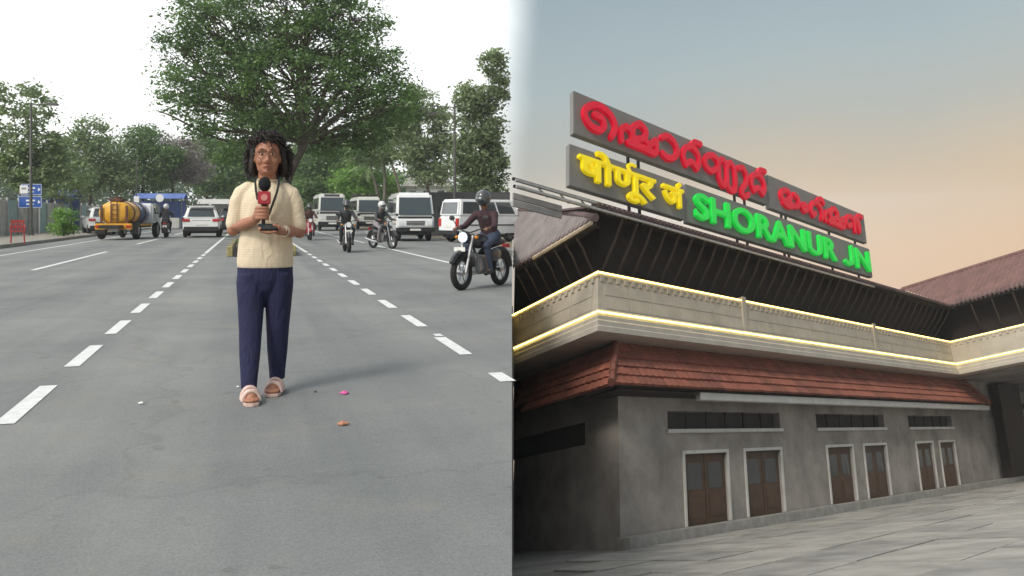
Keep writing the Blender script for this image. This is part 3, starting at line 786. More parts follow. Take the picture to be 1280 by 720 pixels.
def tree(name, label, x, y, trunk, r0, lobes, m, seed, dens=1., leaf=.2, bark=None, group=None, sig=.42, twigs=True, cat='tree', wood=1., bare=()):
    """trunk: local points; lobes: (cx, cy, cz, rx, ry, rz)"""
    rng = np.random.default_rng(seed); rd = random.Random(seed)
    root = thing(name, (x, y, 0), 0, label, cat, group)
    tb = MB(); tp = smooth_path(trunk, 5); k = len(tp)
    tb.tube(tp, [r0 * (1 - .62 * i / (k - 1)) * (1.35 if i == 0 else 1) for i in range(k)], 9)
    top = Vector(trunk[-1]); pts = []
    for lo in lobes:
        c = Vector(lo[:3]); rr = Vector(lo[3:6]); dn_ = lo[6] if len(lo) > 6 else 1.
        st_ = top if rd.random() < .6 else tp[int(k * rd.uniform(.62, .95))]
        mid = st_.lerp(c, .5) + Vector((rd.uniform(-.25, .25), rd.uniform(-.25, .25), rd.uniform(-.1, .35))) * rr.length * .25
        limb = smooth_path([st_, mid, c], 5); tb.tube(limb, [r0 * .42 * wood * (1 - .75 * i / (len(limb) - 1)) for i in range(len(limb))], 6)
        vol = rr.x * rr.y * rr.z
        nc = max(5, int(5.0 * (vol ** .62) * dens * dn_))
        for j in range(nc):
            u = rng.normal(size=3); u /= np.linalg.norm(u); q_ = rng.uniform(.35, 1.0) ** .55
            cc_ = c + Vector((u[0] * rr.x * q_, u[1] * rr.y * q_, u[2] * rr.z * q_))
            if twigs and (j % 2 == 0):
                s2 = limb[rd.randrange(len(limb) // 2, len(limb))]; md = s2.lerp(cc_, .55) + Vector((rd.uniform(-.2, .2), rd.uniform(-.2, .2), rd.uniform(0, .3)))
                w_ = r0 * .11 * wood
                tb.tube([s2, md, cc_], [w_, w_ * .7, w_ * .3], 4)
            nl = int(rng.uniform(40, 95)); sg = sig * rng.uniform(.6, 1.3)
            pts.append(np.array(cc_) + rng.normal(size=(nl, 3)) * np.array([sg, sg, sg * .55]))
    for br in bare:
        bp_ = smooth_path(br, 4); tb.tube(bp_, [r0 * .3 * (1 - .8 * i / (len(bp_) - 1)) for i in range(len(bp_))], 5)
    P = np.concatenate(pts)
    P = P[(P[:, 0] + x) < -.12]
    P = P[P[:, 2] > .15]
    tb.build('trunk', bark or M_BARK, root, smooth=True)
    leaf_cloud('crown', P, leaf, m, root, rng)
    return root

# the big rain tree on the median, behind the reporter
tree('rain_tree', 'huge spreading rain tree with dark green crown on the median', -12.0, 45.0,
     [(0, 0, 0), (.15, 0, 1.6), (.6, .1, 3.2), (1.5, 0, 4.9)], .36,
     [(1.0, 0, 7.9, 4.0, 3.6, 2.2), (-2.8, .6, 7.7, 2.8, 3, 2.0), (4.6, .5, 7.6, 2.6, 3, 1.7), (6.2, -.5, 6.6, 1.5, 2, .9), (1.4, 0, 9.9, 3.6, 3, 1.3), (-1.4, 1, 5.6, 2.4, 3, .9), (-4.7, 0, 7.0, 1.5, 1.5, 1.0), (-4.0, .5, 5.6, 1.0, 1.3, .5), (4.2, 1, 5.4, 1.8, 2, .7), (-2.2, 0, 9.4, 2.2, 2, 1.0), (4.8, 0, 9.3, 1.5, 2, .8), (-1.6, -.5, 4.2, 1.5, 1.5, .7), (-5.6, .3, 8.3, .9, .9, .5), (.5, 0, 11.6, 3.8, 3, 1.7), (-2.8, 0, 11.0, 2.4, 2, 1.5), (3.8, 0, 11.2, 2.0, 2, 1.2), (-5.0, 0, 9.8, 1.4, 1.4, .9), (-4.4, 0, 11.6, 1.3, 1.3, .8), (1.2, 0, 13.0, 2.6, 2, 1.1), (0, .5, 5.6, 2.6, 2.4, .9), (3, .8, 4.7, 1.6, 1.6, .6)],
     LM_DEEP, 3, dens=3.5, leaf=.18, sig=.36, bare=[[(.6, .1, 3.4), (-1.6, 0, 4.6), (-3.4, 0, 5.2), (-5.4, 0, 6.2), (-6.2, 0, 6.5)], [(1.5, 0, 4.9), (3.4, 0, 6.4), (4.6, 0, 8.0), (5.4, 0, 9.6)]])
BG = 'roadside trees behind the traffic'
tree('street_tree', 'thin straggly tree beside the lamp post and blue road sign', -28.0, 50.0, [(0, 0, 0), (.1, 0, 2.5), (-.1, 0, 5.0)], .14,
     [(-.5, 0, 7.6, .9, 1, 1.2, .6), (1.0, 0, 7.0, 1.0, 1, 1.3, .6), (-.2, 0, 5.2, 1.3, 1.3, 1.2), (1.2, .4, 4.6, 1.1, 1.2, .9), (-.6, 0, 3.6, 1.0, 1, .9), (1.9, 0, 5.6, .6, .6, .6, .5), (.9, 0, 3.4, 1.2, 1, .8)], LM_DUST_HAZE, 21, dens=4.5, leaf=.24, sig=.34, bark=M_BARKP)
tree('street_tree', 'bushy dusty haze-pale green tree rising above the boundary fence', -36.5, 76.0, [(0, 0, 0), (.1, 0, 3), (0, 0, 6)], .2,
     [(0, 0, 8.4, 1.3, 1.5, 1.4), (-1.6, 0, 6.4, 1.8, 1.8, 1.6), (1.4, 0, 6.4, 1.8, 1.8, 1.8), (0, 0, 4.4, 2.8, 2, 1.4), (-2.6, 0, 4.6, 1.6, 1.6, 1.2), (2.6, 0, 4.4, 1.6, 1.6, 1.3)], LM_DUST_HAZE, 22, dens=3.6, leaf=.26, sig=.5)
tree('street_tree', 'bright mid green tree behind the tanker truck', -33.6, 80.0, [(0, 0, 0), (0, 0, 3), (.2, 0, 6)], .2,
     [(0, 0, 8.2, 1.4, 1.5, 1.3), (-1.0, 0, 6.4, 1.9, 1.8, 1.5), (1.6, 0, 6.2, 1.9, 1.8, 1.5), (0, 0, 4.4, 2.6, 2, 1.4)], LM_MID, 23, dens=3.6, leaf=.27, sig=.5)
tree('street_tree', 'mauve blossoming tree behind the tanker truck', -31.6, 82.0, [(0, 0, 0), (0, 0, 3), (-.2, 0, 6)], .2,
     [(-.6, 0, 7.6, 1.3, 1.4, 1.1), (.9, 0, 7.2, 1.4, 1.4, 1.2), (.2, 0, 5.6, 2.2, 2, 1.4), (1.8, 0, 5.4, 1.5, 1.5, 1.3)], LM_MAUVE, 24, dens=3.6, leaf=.25, sig=.45)
tree('street_tree', 'dark leafy tree above the motorcycle rider in the left lanes', -34.0, 98.0, [(0, 0, 0), (0, 0, 3), (.3, 0, 6)], .25,
     [(0, 0, 8.2, 2.4, 2, 1.6), (2.2, 0, 7.4, 2.2, 2, 1.6), (-2.2, 0, 6.6, 2.0, 2, 1.6), (1, 0, 5.2, 3.2, 2.4, 1.5), (3.6, 0, 5.4, 2.2, 2, 1.6)], LM_MID, 25, dens=3.6, leaf=.32, sig=.6)
tree('street_tree', 'tall dark tree beyond the white car in the left lanes', -40.0, 126.0, [(0, 0, 0), (0, 0, 3), (.3, 0, 6)], .3,
     [(0, 0, 10.2, 3.0, 2, 2.0), (3.0, 0, 8.8, 3, 2, 2.2), (-3.0, 0, 8.4, 3, 2, 2.0), (0, 0, 6.2, 4.6, 3, 2.0), (3, 0, 4.2, 3.6, 3, 1.4)], LM_DARK, 26, dens=3.6, leaf=.40, sig=.75)
tree('street_tree', 'low dusty haze-pale tree over the pale boundary fence', -31.4, 60.0, [(0, 0, 0), (0, 0, 2), (.2, 0, 3.6)], .14,
     [(0, 0, 4.6, 1.3, 1.2, 1.0), (1.4, 0, 3.9, 1.2, 1.2, .9), (-1.3, 0, 3.7, 1.1, 1.1, .9), (.3, 0, 3.0, 1.9, 1.2, .8)], LM_DUST_HAZE, 27, dens=3.6, leaf=.22, sig=.4)
tree('street_tree', 'dense dark tree closing the far end of the right lanes', -24.0, 108.0, [(0, 0, 0), (0, 0, 3), (.3, 0, 6)], .3,
     [(0, 0, 9.6, 3.0, 2, 2.2), (3.2, 0, 8.2, 2.4, 2, 2.0), (-3.0, 0, 7.4, 2.6, 2, 2.2), (.5, 0, 5.8, 4.4, 3, 1.8), (-.5, 0, 3.6, 4.8, 3, 1.3)], LM_DEEP, 28, dens=3.6, leaf=.36, sig=.7)
tree('street_tree', 'lime green tree behind the oncoming buses', -14.6, 88.0, [(0, 0, 0), (0, 0, 2.4), (.2, 0, 4.4)], .2,
     [(0, 0, 6.0, 1.9, 1.6, 1.5), (1.5, 0, 4.4, 1.7, 1.6, 1.2), (-1.6, 0, 4.6, 1.7, 1.6, 1.3), (0, 0, 3.2, 2.6, 1.8, 1.0)], LM_LIME, 29, dens=3.6, leaf=.28, sig=.5)
tree('street_tree', 'deep green tree between the buses and the rain tree', -19.6, 92.0, [(0, 0, 0), (0, 0, 3), (.2, 0, 5.4)], .24,
     [(0, 0, 7.8, 2.3, 1.8, 1.7), (2.0, 0, 6.4, 1.9, 1.7, 1.5), (-1.9, 0, 6.2, 2.0, 1.7, 1.5), (0, 0, 4.6, 3.2, 2, 1.4), (0, 0, 3.0, 3.4, 2, .9)], LM_MID, 30, dens=3.6, leaf=.30, sig=.55)
tree('street_tree', 'tall pale sparse tree behind the street lamp and white minibus', -6.9, 70.0, [(0, 0, 0), (.2, 0, 3), (-.3, 0, 6.5)], .2,
     [(-.6, 0, 10.2, 1.5, 1.2, 1.3, .7), (-1.6, 0, 8.4, 1.3, 1.2, 1.2, .8), (.8, 0, 8.8, 1.2, 1.2, 1.2, .7), (1.4, 0, 6.6, 1.0, 1, 1.2, .9), (-.8, 0, 6.4, 1.6, 1.4, 1.2, .8), (.5, 0, 4.6, 1.7, 1.4, 1.0, .8)], LM_PALE, 31, dens=6.0, leaf=.27, sig=.4, bark=M_BARKP,
     bare=[[(0, 0, 5), (.8, 0, 7.2), (1.2, 0, 9.4)], [(-.3, 0, 6.5), (-.5, 0, 9.5), (-.9, 0, 11.6)]])
tree('street_tree', 'drooping pale olive tree behind the parked white van', -1.72, 55.0, [(0, 0, 0), (.1, 0, 2.6), (0, 0, 5.0)], .2,
     [(-.3, 0, 8.2, .75, 1, 1.0), (-.95, 0, 6.6, .75, 1, 1.4), (.35, 0, 6.6, .75, 1, 1.6), (-.4, 0, 5.0, 1.25, 1, 1.3), (.5, 0, 4.2, .8, 1, 1.2), (-1.0, 0, 4.0, .8, 1, .9), (.9, 0, 8.9, .5, .8, 1.2), (.6, 0, 10.6, .7, .8, .8), (-1.2, 0, 8.4, .6, .8, 1.0), (0, 0, 3.0, 1.4, 1, .8)], LM_PALE, 32, dens=7, leaf=.24, sig=.32, bark=M_BARKP)
tree('street_tree', 'loose feathery mid green tree between the rain tree and the street lamp', -11.0, 74.0, [(0, 0, 0), (.3, 0, 3), (.2, 0, 6)], .2,
     [(.3, 0, 9.4, 1.4, 1.2, 1.3, .8), (-1.2, 0, 8.2, 1.3, 1.2, 1.2, .8), (1.6, 0, 7.8, 1.3, 1.2, 1.1, .8), (-.2, 0, 6.4, 1.8, 1.4, 1.0, .8), (2.4, 0, 6.2, 1.0, 1, .9, .7), (-2.2, 0, 6.4, 1.0, 1, .9, .7)], LM_DUST_HAZE, 41, dens=5.5, leaf=.28, sig=.42, bark=M_BARKP)
tree('garden_shrub', 'rounded lime shrub growing by the white house', -8.9, 82.0, [(0, 0, 0), (0, 0, .8), (.1, 0, 1.6)], .1,
     [(0, 0, 2.3, 1.5, 1.2, 1.0), (1.2, 0, 1.8, 1.1, 1, .8)], LM_LIME, 33, dens=2, leaf=.25, sig=.4, cat='shrub')
tree('garden_shrub', 'olive shrub filling the gap above the dark sheet fence', -3.1, 60.0, [(0, 0, 0), (0, 0, 1), (.1, 0, 2.2)], .1,
     [(0, 0, 3.0, 1.1, 1, .8), (1.1, 0, 2.6, .9, 1, .7), (-.9, 0, 2.6, .8, 1, .6)], LM_DUST_HAZE, 34, dens=2, leaf=.22, sig=.38, cat='shrub')
tree('roadside_hedge', 'clipped bright green bush standing on the footpath', -22.1, 43.4, [(0, 0, 0), (0, 0, .4), (0, 0, .8)], .06,
     [(0, 0, .95, .48, .5, .55), (.15, 0, .45, .45, .5, .4), (-.2, 0, .5, .4, .5, .4), (.05, 0, 1.3, .4, .4, .25)], LM_LIME, 35, dens=14, leaf=.11, sig=.13, cat='bush', twigs=False)
# far woodland that closes the view
rng = np.random.default_rng(77)
P = []
for k in range(640):
    u = rng.uniform(-104, -12); yy = rng.uniform(150, 185); h = rng.uniform(.5, 9.5) * (1 - .2 * abs((u + 50) / 50))
    P.append(np.array([u * yy / 165, yy, max(.6, h)]) + rng.normal(size=(60, 3)) * np.array([1.1, 1.1, .7]))
P = np.concatenate(P); P = P[P[:, 2] > .05]
wd = leaf_cloud('far_woodland', P, .75, LM_DARK, None, rng)
tag(wd, 'dark mass of far woodland closing the end of the road', 'woodland', kind='stuff')

# coconut palms leaning over the gardens
def palm(x, y, top, label, seed, n=15, ln=2.6):
    root = thing('coconut_palm', (x, y, 0), 0, label, 'palm', None); rd = random.Random(seed)
    b = MB(); tp = smooth_path([(0, 0, 0), (top[0] * .35, top[1] * .3, top[2] * .5), top], 8); k = len(tp)
    b.tube(tp, [.17 - .07 * i / (k - 1) for i in range(k)], 8); b.build('trunk', M_BARKP, root, smooth=True)
    c = Vector(top)
    for i in range(n):
        az = 2 * math.pi * i / n + rd.uniform(-.2, .2); el = rd.uniform(-.25, 1.05)
        d_ = Vector((math.cos(az) * math.cos(el), math.sin(az) * math.cos(el), math.sin(el)))
        b = MB(); sp_ = []
        for j in range(11):
            t = j / 10; sp_.append(c + d_ * ln * t + Vector((0, 0, -1.25 * t * t * ln * .5)))
        b.tube(sp_, [.03 * (1 - .8 * j / 10) for j in range(11)], 4)
        side_ = d_.cross(Vector((0, 0, 1))).normalized()
        for j in range(2, 34):
            t = j / 34; f_ = t * 10; i0 = min(9, int(f_)); p = sp_[i0].lerp(sp_[i0 + 1], f_ - i0); tg = (sp_[i0 + 1] - sp_[i0]).normalized()
            L_ = .62 * math.sin(math.pi * (.12 + .85 * t)) + .08
            for sg_ in (-1, 1):
                e_ = p + side_ * sg_ * L_ * .75 + tg * L_ * .45 + Vector((0, 0, -L_ * .45 + rd.uniform(-.05, .05))); w_ = tg * .035
                b.add([p - w_, p + w_, e_], [(0, 1, 2)])
        b.build('frond', LM_DUST_HAZE if i % 3 else LM_MID, root)
    return root
palm(-9.6, 80.0, (-1.9, 0, 7.4), 'leaning coconut palm with drooping fronds over the minibus', 4)
palm(-12.4, 84.0, (-1.2, .5, 6.0), 'shorter coconut palm leaning behind the second bus', 8, ln=2.3)

# ================================================================== STREET FURNITURE
M_POLE = mat('pole_grey', (.13, .13, .125), .5, .2, 5, metal=.4)
M_POLEW = mat('pole_pale', (.45, .46, .45), .5, .15, 5, metal=.2)
M_LAMP = mat('lamp_housing', (.10, .10, .10), .5, .1)
M_GLASS = mat('dark_glass', (.045, .055, .06), .06, 0, spec=1.0, coat=1.0)
M_RUBBER = mat('rubber', (.018, .018, .018), .85, .2, 20)
M_CHROME = mat('chrome', (.6, .6, .6), .2, 0, metal=1)
M_BLACKP = mat('black_plastic', (.022, .022, .024), .5, .1, 8)
M_WPAINT = mat('white_vehicle_paint', (.80, .81, .81), .3, .05, 3, coat=.5)
M_CPAINT = mat('cream_vehicle_paint', (.70, .71, .67), .35, .08, 3, coat=.3)
M_BLUE = mat('sign_blue', (.02, .085, .36), .5, .1, 4)
M_SIGNW = mat('sign_white', (.75, .76, .76), .5, .06, 4)
M_REDL = mat('tail_red', (.45, .012, .012), .25, 0, coat=.6)
M_LENS = mat('headlamp_lens', (.75, .77, .78), .1, 0, coat=.8)
M_HEAD = mat('headlamp_lit', (.9, .9, .9), .2, 0, emit=(.45, .65, 1), estr=.6)
M_PLATE = mat('number_plate', (.72, .72, .68), .5, .08, 30)
M_RIM = mat('wheel_rim', (.35, .35, .36), .35, .1, metal=.7)

# painted kerb round the nose of the median
med = thing('median_island', S(24.9, .32), ROAD_RZ, 'raised median nose with yellow and black painted kerb behind the reporter', 'median')
M_KY = mat('kerb_yellow', (.36, .31, .14), .8, .4, 8, .3, 40); M_KB = mat('kerb_black', (.05, .05, .045), .8, .3, 8, .3, 40)
b = MB(); b.box((0, 25, .1), (1.5, 50, .2)); b.build('island_bed', M_EARTH, med)
for i in range(5):
    b = MB(); b.box((-.60 + i * .30, -.08, .14), (.29, .16, .28)); b.build('kerb_block', M_KY if i % 2 else M_KB, med, bevel=.02)
for sx in (-1, 1):
    for i in range(12):
        b = MB(); b.box((sx * .83, .35 + i * .8, .14), (.16, .78, .28)); b.build('kerb_block', M_KB if i % 2 else M_KY, med, bevel=.02)
b = MB()
for i in range(26):
    pass
rng = np.random.default_rng(5)
P = np.concatenate([np.array([rng.uniform(-.6, .6), 2 + k * .9, rng.uniform(.35, .7)]) + rng.normal(size=(60, 3)) * np.array([.25, .3, .16]) for k in range(34)])
leaf_cloud('planting', P, .14, LM_MID, med, rng)

def lamp_post(x, y, h, arm, label, name='street_lamp', double=False):
    o = thing(name, (x, y, 0), 0, label, 'street lamp')
    b = MB(); b.tube([(0, 0, 0), (0, 0, h * .5), (0, 0, h)], [.09, .07, .05], 10); b.build('pole', M_POLE, o, smooth=True)
    b = MB(); b.box((0, 0, .25), (.22, .22, .5)); b.build('base_box', M_POLE, o, bevel=.02)
    s_ = 1 if arm > 0 else -1
    b = MB(); b.tube([(-.05 * s_, 0, h - .12), (arm, 0, h - .05)], .032, 6)
    if double: b.tube([(-.05 * s_, 0, h - .42), (arm * .95, 0, h - .38)], .02, 6); b.tube([(arm * .8, 0, h - .4), (arm * .8, 0, h - .06)], .015, 5)
    b.build('arm', M_POLE, o)
    lz = h - (.14 if not double else .5)
    b = MB(); b.prism([(-.28, 0), (.28, -.02), (.30, .05), (.2, .13), (-.22, .13), (-.3, .06)], -.11, .11, axis='y')
    b.v = [Vector((p.x + arm + .1 * s_, p.y, p.z + lz)) for p in b.v]; hd = b.build('lamp_head', M_LAMP, o, bevel=.015)
    b = MB(); b.box((arm + .1 * s_, 0, lz - .012), (.4, .16, .02)); b.build('lens', M_SIGNW, hd)
lamp_post(-24.6, 45, 6.9, 1.0, 'tall grey street lamp beside the blue road sign')
lamp_post(-3.0, 46, 6.9, -1.15, 'street lamp with bracket arm over the parked white minibus', double=True)
# blue direction signs
o = thing('direction_sign', (-26.3, 48, 0), 0, 'blue road direction sign with white arrows on two posts', 'road sign')
for x in (-.45, .5):
    b = MB(); b.tube([(x, .05, 0), (x, .05, 2.75)], .045, 8); b.build('post', M_POLEW, o, smooth=True)
for z0, z1, x0, x1 in ((2.24, 2.85, -.48, .66), (1.55, 2.18, -.62, .66)):
    b = MB(); b.box(((x0 + x1) / 2, 0, (z0 + z1) / 2), (x1 - x0, .04, z1 - z0)); pn = b.build('panel', M_BLUE, o, bevel=.008)
    b = MB()
    for zz in (z0 + .02, z1 - .02): b.box(((x0 + x1) / 2, -.024, zz), (x1 - x0 - .04, .006, .02))
    for xx in (x0 + .02, x1 - .02): b.box((xx, -.024, (z0 + z1) / 2), (.02, .006, z1 - z0 - .06))
    b.build('border', M_SIGNW, pn)
    b = MB(); b.box((.05, -.024, (z0 + z1) / 2 + .08), (.5, .006, .09)); b.build('text_line', M_SIGNW, pn)
    b = MB(); b.box((.02, -.024, (z0 + z1) / 2 - .12), (.4, .006, .07)); b.build('text_line', M_SIGNW, pn)
    b = MB(); b.prism([(.46, (z0 + z1) / 2 - .1), (.6, (z0 + z1) / 2), (.46, (z0 + z1) / 2 + .1)], -.028, -.022, axis='y'); b.build('arrow', M_SIGNW, pn)
b = MB(); b.box((-.3, -.04, 2.55), (.44, .03, .44)); wp = b.build('white_panel', M_SIGNW, o)
b = MB(); b.box((-.3, -.058, 2.6), (.26, .006, .12)); b.build('emblem', mat('emblem_grey', (.3, .3, .32), .6, .1), wp)
# small white board on a thin pole
o = thing('pole_sign', (-25.6, 60, 0), 0, 'small square white board on a thin tall pole', 'sign')
b = MB(); b.tube([(0, 0, 0), (0, 0, 5)], .04, 8); b.build('pole', M_POLE, o)
b = MB(); b.box((.03, -.06, 2.2), (.36, .03, .5)); b.build('board', M_SIGNW, o, bevel=.01)
o = thing('pole_sign', (-26.4, 66, 0), 0, 'rounded white board on a short pole behind the motorcycle rider', 'sign')
b = MB(); b.tube([(0, 0, 0), (0, 0, 2.5)], .04, 8); b.build('pole', M_POLE, o)
b = MB(); b.disc((0, -.05, 2.45), (0, 1, 0), .3, .04, 20); b.build('board', M_SIGNW, o)

# boundary fence on the left: posts and sheets
M_TEAL = mat('teal_sheet', (.34, .48, .46), .7, .2, 2); M_CREAMW = mat('cream_wall', (.5, .49, .46), .85, .2, 1.5)
M_BLUES = mat('blue_sheet', (.10, .16, .40), .7, .25, 2); M_LILAC = mat('lilac_sheet', (.42, .38, .55), .7, .2, 2)
fo = thing('boundary_fence', S(26, -12.4), ROAD_RZ, 'pale painted sheet fence along the footpath', 'fence')
cols = [M_CREAMW, M_CREAMW, M_TEAL, M_CREAMW, M_LILAC, M_CREAMW, M_TEAL, M_CREAMW]
for i in range(34):
    b = MB()
    for j in range(6): b.box((.012 * (j % 2), i * 2.4 + .2 * 2 * j / 2 * 2 + .2, 1.0), (.03, .385, 1.9))
    for j in range(6):
        pass
    b.build('sheet', cols[(i * 5 + i // 3) % 8], fo)
    b = MB(); b.box((.06, i * 2.4, 1.05), (.1, .1, 2.1)); b.build('post', M_POLEW, fo)
# low stalls with blue tarpaulins behind the fence
for i, (x, y, w, h, m, lab) in enumerate(((-32.5, 62, 3.2, 2.9, M_BLUES, 'blue tarpaulin stall behind the pale fence near the lamp post'), (-29.5, 74, 3.6, 3.0, M_BLUES, 'blue tarpaulin stall behind the tanker truck'), (-26.2, 78, 2.6, 2.6, M_CREAMW, 'white tarpaulin stall behind the motorcycle rider'), (-36.0, 58, 2.6, 2.7, M_LILAC, 'lilac tarpaulin stall at the end of the fence'))):
    o = thing('market_stall', (x, y, 0), .2, lab, 'stall')
    for px, py in ((-w / 2, -1), (w / 2, -1), (w / 2, 1), (-w / 2, 1)):
        b = MB(); b.tube([(px, py, 0), (px, py, h - .3)], .04, 6); b.build('pole', M_POLE, o)
    b = MB(); b.add([(-w / 2 - .2, -1.2, h - .45), (w / 2 + .2, -1.2, h - .45), (w / 2 + .2, 0, h), (-w / 2 - .2, 0, h), (w / 2 + .2, 1.2, h - .45), (-w / 2 - .2, 1.2, h - .45)], [(0, 1, 2, 3), (3, 2, 4, 5)]); b.build('canopy', m, o)
    b = MB(); b.box((0, .95, h * .42), (w, .04, h * .75)); b.build('back_cloth', m, o)
    b = MB(); b.box((0, -.7, .5), (w * .9, .7, .9)); b.build('counter', M_CREAMW, o, bevel=.03)
# red plastic chair by the kerb
def red_chair(x, y, rz, label):
    o = thing('plastic_chair', (x, y, .11), rz, label, 'chair'); m = mat('red_plastic', (.42, .05, .05), .45, .15, 6)
    b = MB(); b.box((0, 0, .42), (.46, .44, .035)); b.build('seat', m, o, bevel=.012)
    b = MB(); b.box((0, .21, .60), (.44, .03, .07)); b.box((0, .235, .80), (.46, .035, .09))
    for k in range(5): b.box((-.18 + k * .09, .225, .62), (.045, .025, .36))
    b.build('backrest', m, o)
    for sx in (-.2, .2):
        for sy in (-.19, .19):
            b = MB(); b.tube([(sx * 1.08, sy * 1.1, 0), (sx, sy, .41)], .022, 6); b.build('leg', m, o)
        b = MB(); b.tube([(sx * 1.15, -.18, .42), (sx * 1.15, -.17, .62), (sx * 1.12, .2, .66)], .018, 6); b.build('armrest', m, o)
red_chair(-17.75, 31.6, .5, 'red plastic armchair standing by the kerb')
# dark sheet fence right, with posts
fo = thing('sheet_fence', (-5.2, 48.0, 0), 0, 'dark corrugated sheet fence behind the parked vans', 'fence')
M_DSH = mat('dark_sheet', (.075, .075, .078), .7, .2, 2, metal=.2)
for i in range(5):
    b = MB()
    for j in range(8): b.box((i * 1.02 + .065 + j * .126, .012 * (j % 2), 1.22), (.126, .02, 2.36))
    b.build('sheet', M_DSH, fo)
    b = MB(); b.box((i * 1.02, .06, 1.2), (.07, .07, 2.4)); b.build('post', M_POLE, fo)
# white house and a taller block beyond
def house(x, y, w, d_, h, label, wallm, floors, cols_, roof=True, rz=0.):
    o = thing('house', (x, y, 0), rz, label, 'house')
    b = MB(); b.box((0, d_ / 2, h / 2), (w, d_, h)); b.build('wall', wallm, o)
    for f in range(floors):
        for c in range(cols_):
            xx = -w / 2 + w * (c + .5) / cols_; zz = h * (f + .55) / floors; ww = w / cols_ * .5; hh = h / floors * .48
            b = MB(); b.box((xx, -.02, zz), (ww + .16, .08, hh + .16)); wd_ = b.build('window', M_SIGNW, o)
            b = MB(); b.box((xx, -.055, zz), (ww, .03, hh)); b.build('pane', M_GLASS, wd_)
    if roof:
        b = MB(); b.prism([(-w / 2 - .4, h), (w / 2 + .4, h), (w / 2 - .2, h + .9), (-w / 2 + .2, h + .9)], -.5, d_ + .4, axis='y'); b.build('roof', mat('house_roof', (.5, .5, .48), .8, .15, 2), o)
    b = MB(); b.box((0, -.3, h / floors), (w + .3, .7, .14)); b.build('ledge', M_SIGNW, o)
    return o
house(-8.9, 92, 4.4, 5, 4.2, 'white two storey house behind the palms and minibus', M_SIGNW, 2, 3)
house(-12.6, 122, 3.2, 5, 11.0, 'tall blue grey building rising behind the palms', mat('bluegrey_wall', (.33, .38, .42), .8, .15, 1), 4, 2, roof=False)

# ================================================================== VEHICLES
def frustum(wb, wt, z0, z1, yb0, yb1, yt0, yt1):
    P = [(-wb, yb0, z0), (wb, yb0, z0), (wb, yb1, z0), (-wb, yb1, z0), (-wt, yt0, z1), (wt, yt0, z1), (wt, yt1, z1), (-wt, yt1, z1)]
    F = dict(rear=(P[0], P[1], P[5], P[4]), front=(P[2], P[3], P[7], P[6]), right=(P[1], P[2], P[6], P[5]), left=(P[3], P[0], P[4], P[7]), top=(P[4], P[5], P[6], P[7]))
    return P, F
def pl(name, quad, u0, u1, v0, v1, m, parent, off=.008, th=.03, bevel=.0):
    b = MB(); b.plate(quad, u0, u1, v0, v1, off, th); return b.build(name, m, parent, bevel=bevel)
def wheel(parent, x, y, r, w, rimm=None):
    b = MB(); b.torus((x, y, r), (1, 0, 0), r - w * .42, w * .42, 22, 8); b.v = [Vector((x + (p.x - x) * 1.15, p.y, p.z)) for p in b.v]; ty = b.build('wheel', M_RUBBER, parent, smooth=True)
    b = MB(); b.disc((x, y, r), (1, 0, 0), r * .64, w * .72, 18); rm = b.build('rim', rimm or M_RIM, ty, bevel=.01)
def shell(parent, P, m, name='body', bevel=.05):
    b = MB(); b.hexa(P); return b.build(name, m, parent, bevel=bevel)

def suv(x, y, rz, label, paint, name='car'):
    o = thing(name, (x, y, 0), rz, label, 'car')
    P, F = frustum(.88, .90, .34, .98, -2.15, 2.15, -2.12, 2.0); shell(o, P, paint, 'body', .09)
    G_, H = frustum(.86, .66, .96, 1.58, -2.05, 1.05, -1.62, .2); shell(o, G_, paint, 'cabin', .07)
    pl('rear_window', H['rear'], .1, .9, .14, .86, M_GLASS, o, bevel=.008)
    pl('windscreen', H['front'], .07, .93, .1, .9, M_GLASS, o)
    for sd_ in ('left', 'right'):
        for u0, u1 in ((.08, .30), (.33, .6), (.63, .88)): pl('side_window', H[sd_], u0, u1, .16, .84, M_GLASS, o)
    pl('bumper', F['rear'], .03, .97, 0, .34, M_BLACKP, o, .05, .12, .02)
    for u0, u1 in ((.0, .2), (.8, 1.0)):
        pl('tail_light', F['rear'], u0, u1, .74, .95, M_REDL, o, .03, .08, .01)
    pl('badge_strip', F['rear'], .25, .75, .84, .88, M_CHROME, o, .012, .03)
    pl('number_plate', F['rear'], .36, .64, .44, .60, M_PLATE, o, .018, .03)
    b = MB(); b.box((0, -1.72, 1.6), (1.2, .26, .04)); b.build('spoiler', paint, o, bevel=.01)
    for sx in (-.6, .6):
        b = MB(); b.tube([(sx, -1.4, 1.62), (sx, 0, 1.64)], .02, 6); b.build('roof_rail', M_CHROME, o)
    for sx in (-.95, .95):
        b = MB(); b.ell((sx, .7, 1.05), (.1, .07, .07)); b.build('mirror', paint, o, smooth=True)
    for sx in (-.8, .8):
        for sy in (-1.35, 1.35): wheel(o, sx, sy, .34, .22)
    b = MB(); b.box((0, 0, .3), (1.5, 3.6, .16)); b.build('underbody', M_BLACKP, o)
    return o
c_ = S(49.3, -2.35); suv(c_.x, c_.y, ROAD_RZ, 'white sport utility car driving away beside the median line', M_WPAINT)
c_ = S(60, -1.95 + .1); suv(c_.x + .9, c_.y, ROAD_RZ, 'dark car half hidden ahead of the white car', mat('dark_car_paint', (.03, .033, .04), .3, .05, coat=.6))
suv(-24.0, 51.5, ROAD_RZ + .25, 'white car parked on the verge behind the tanker truck', M_WPAINT)

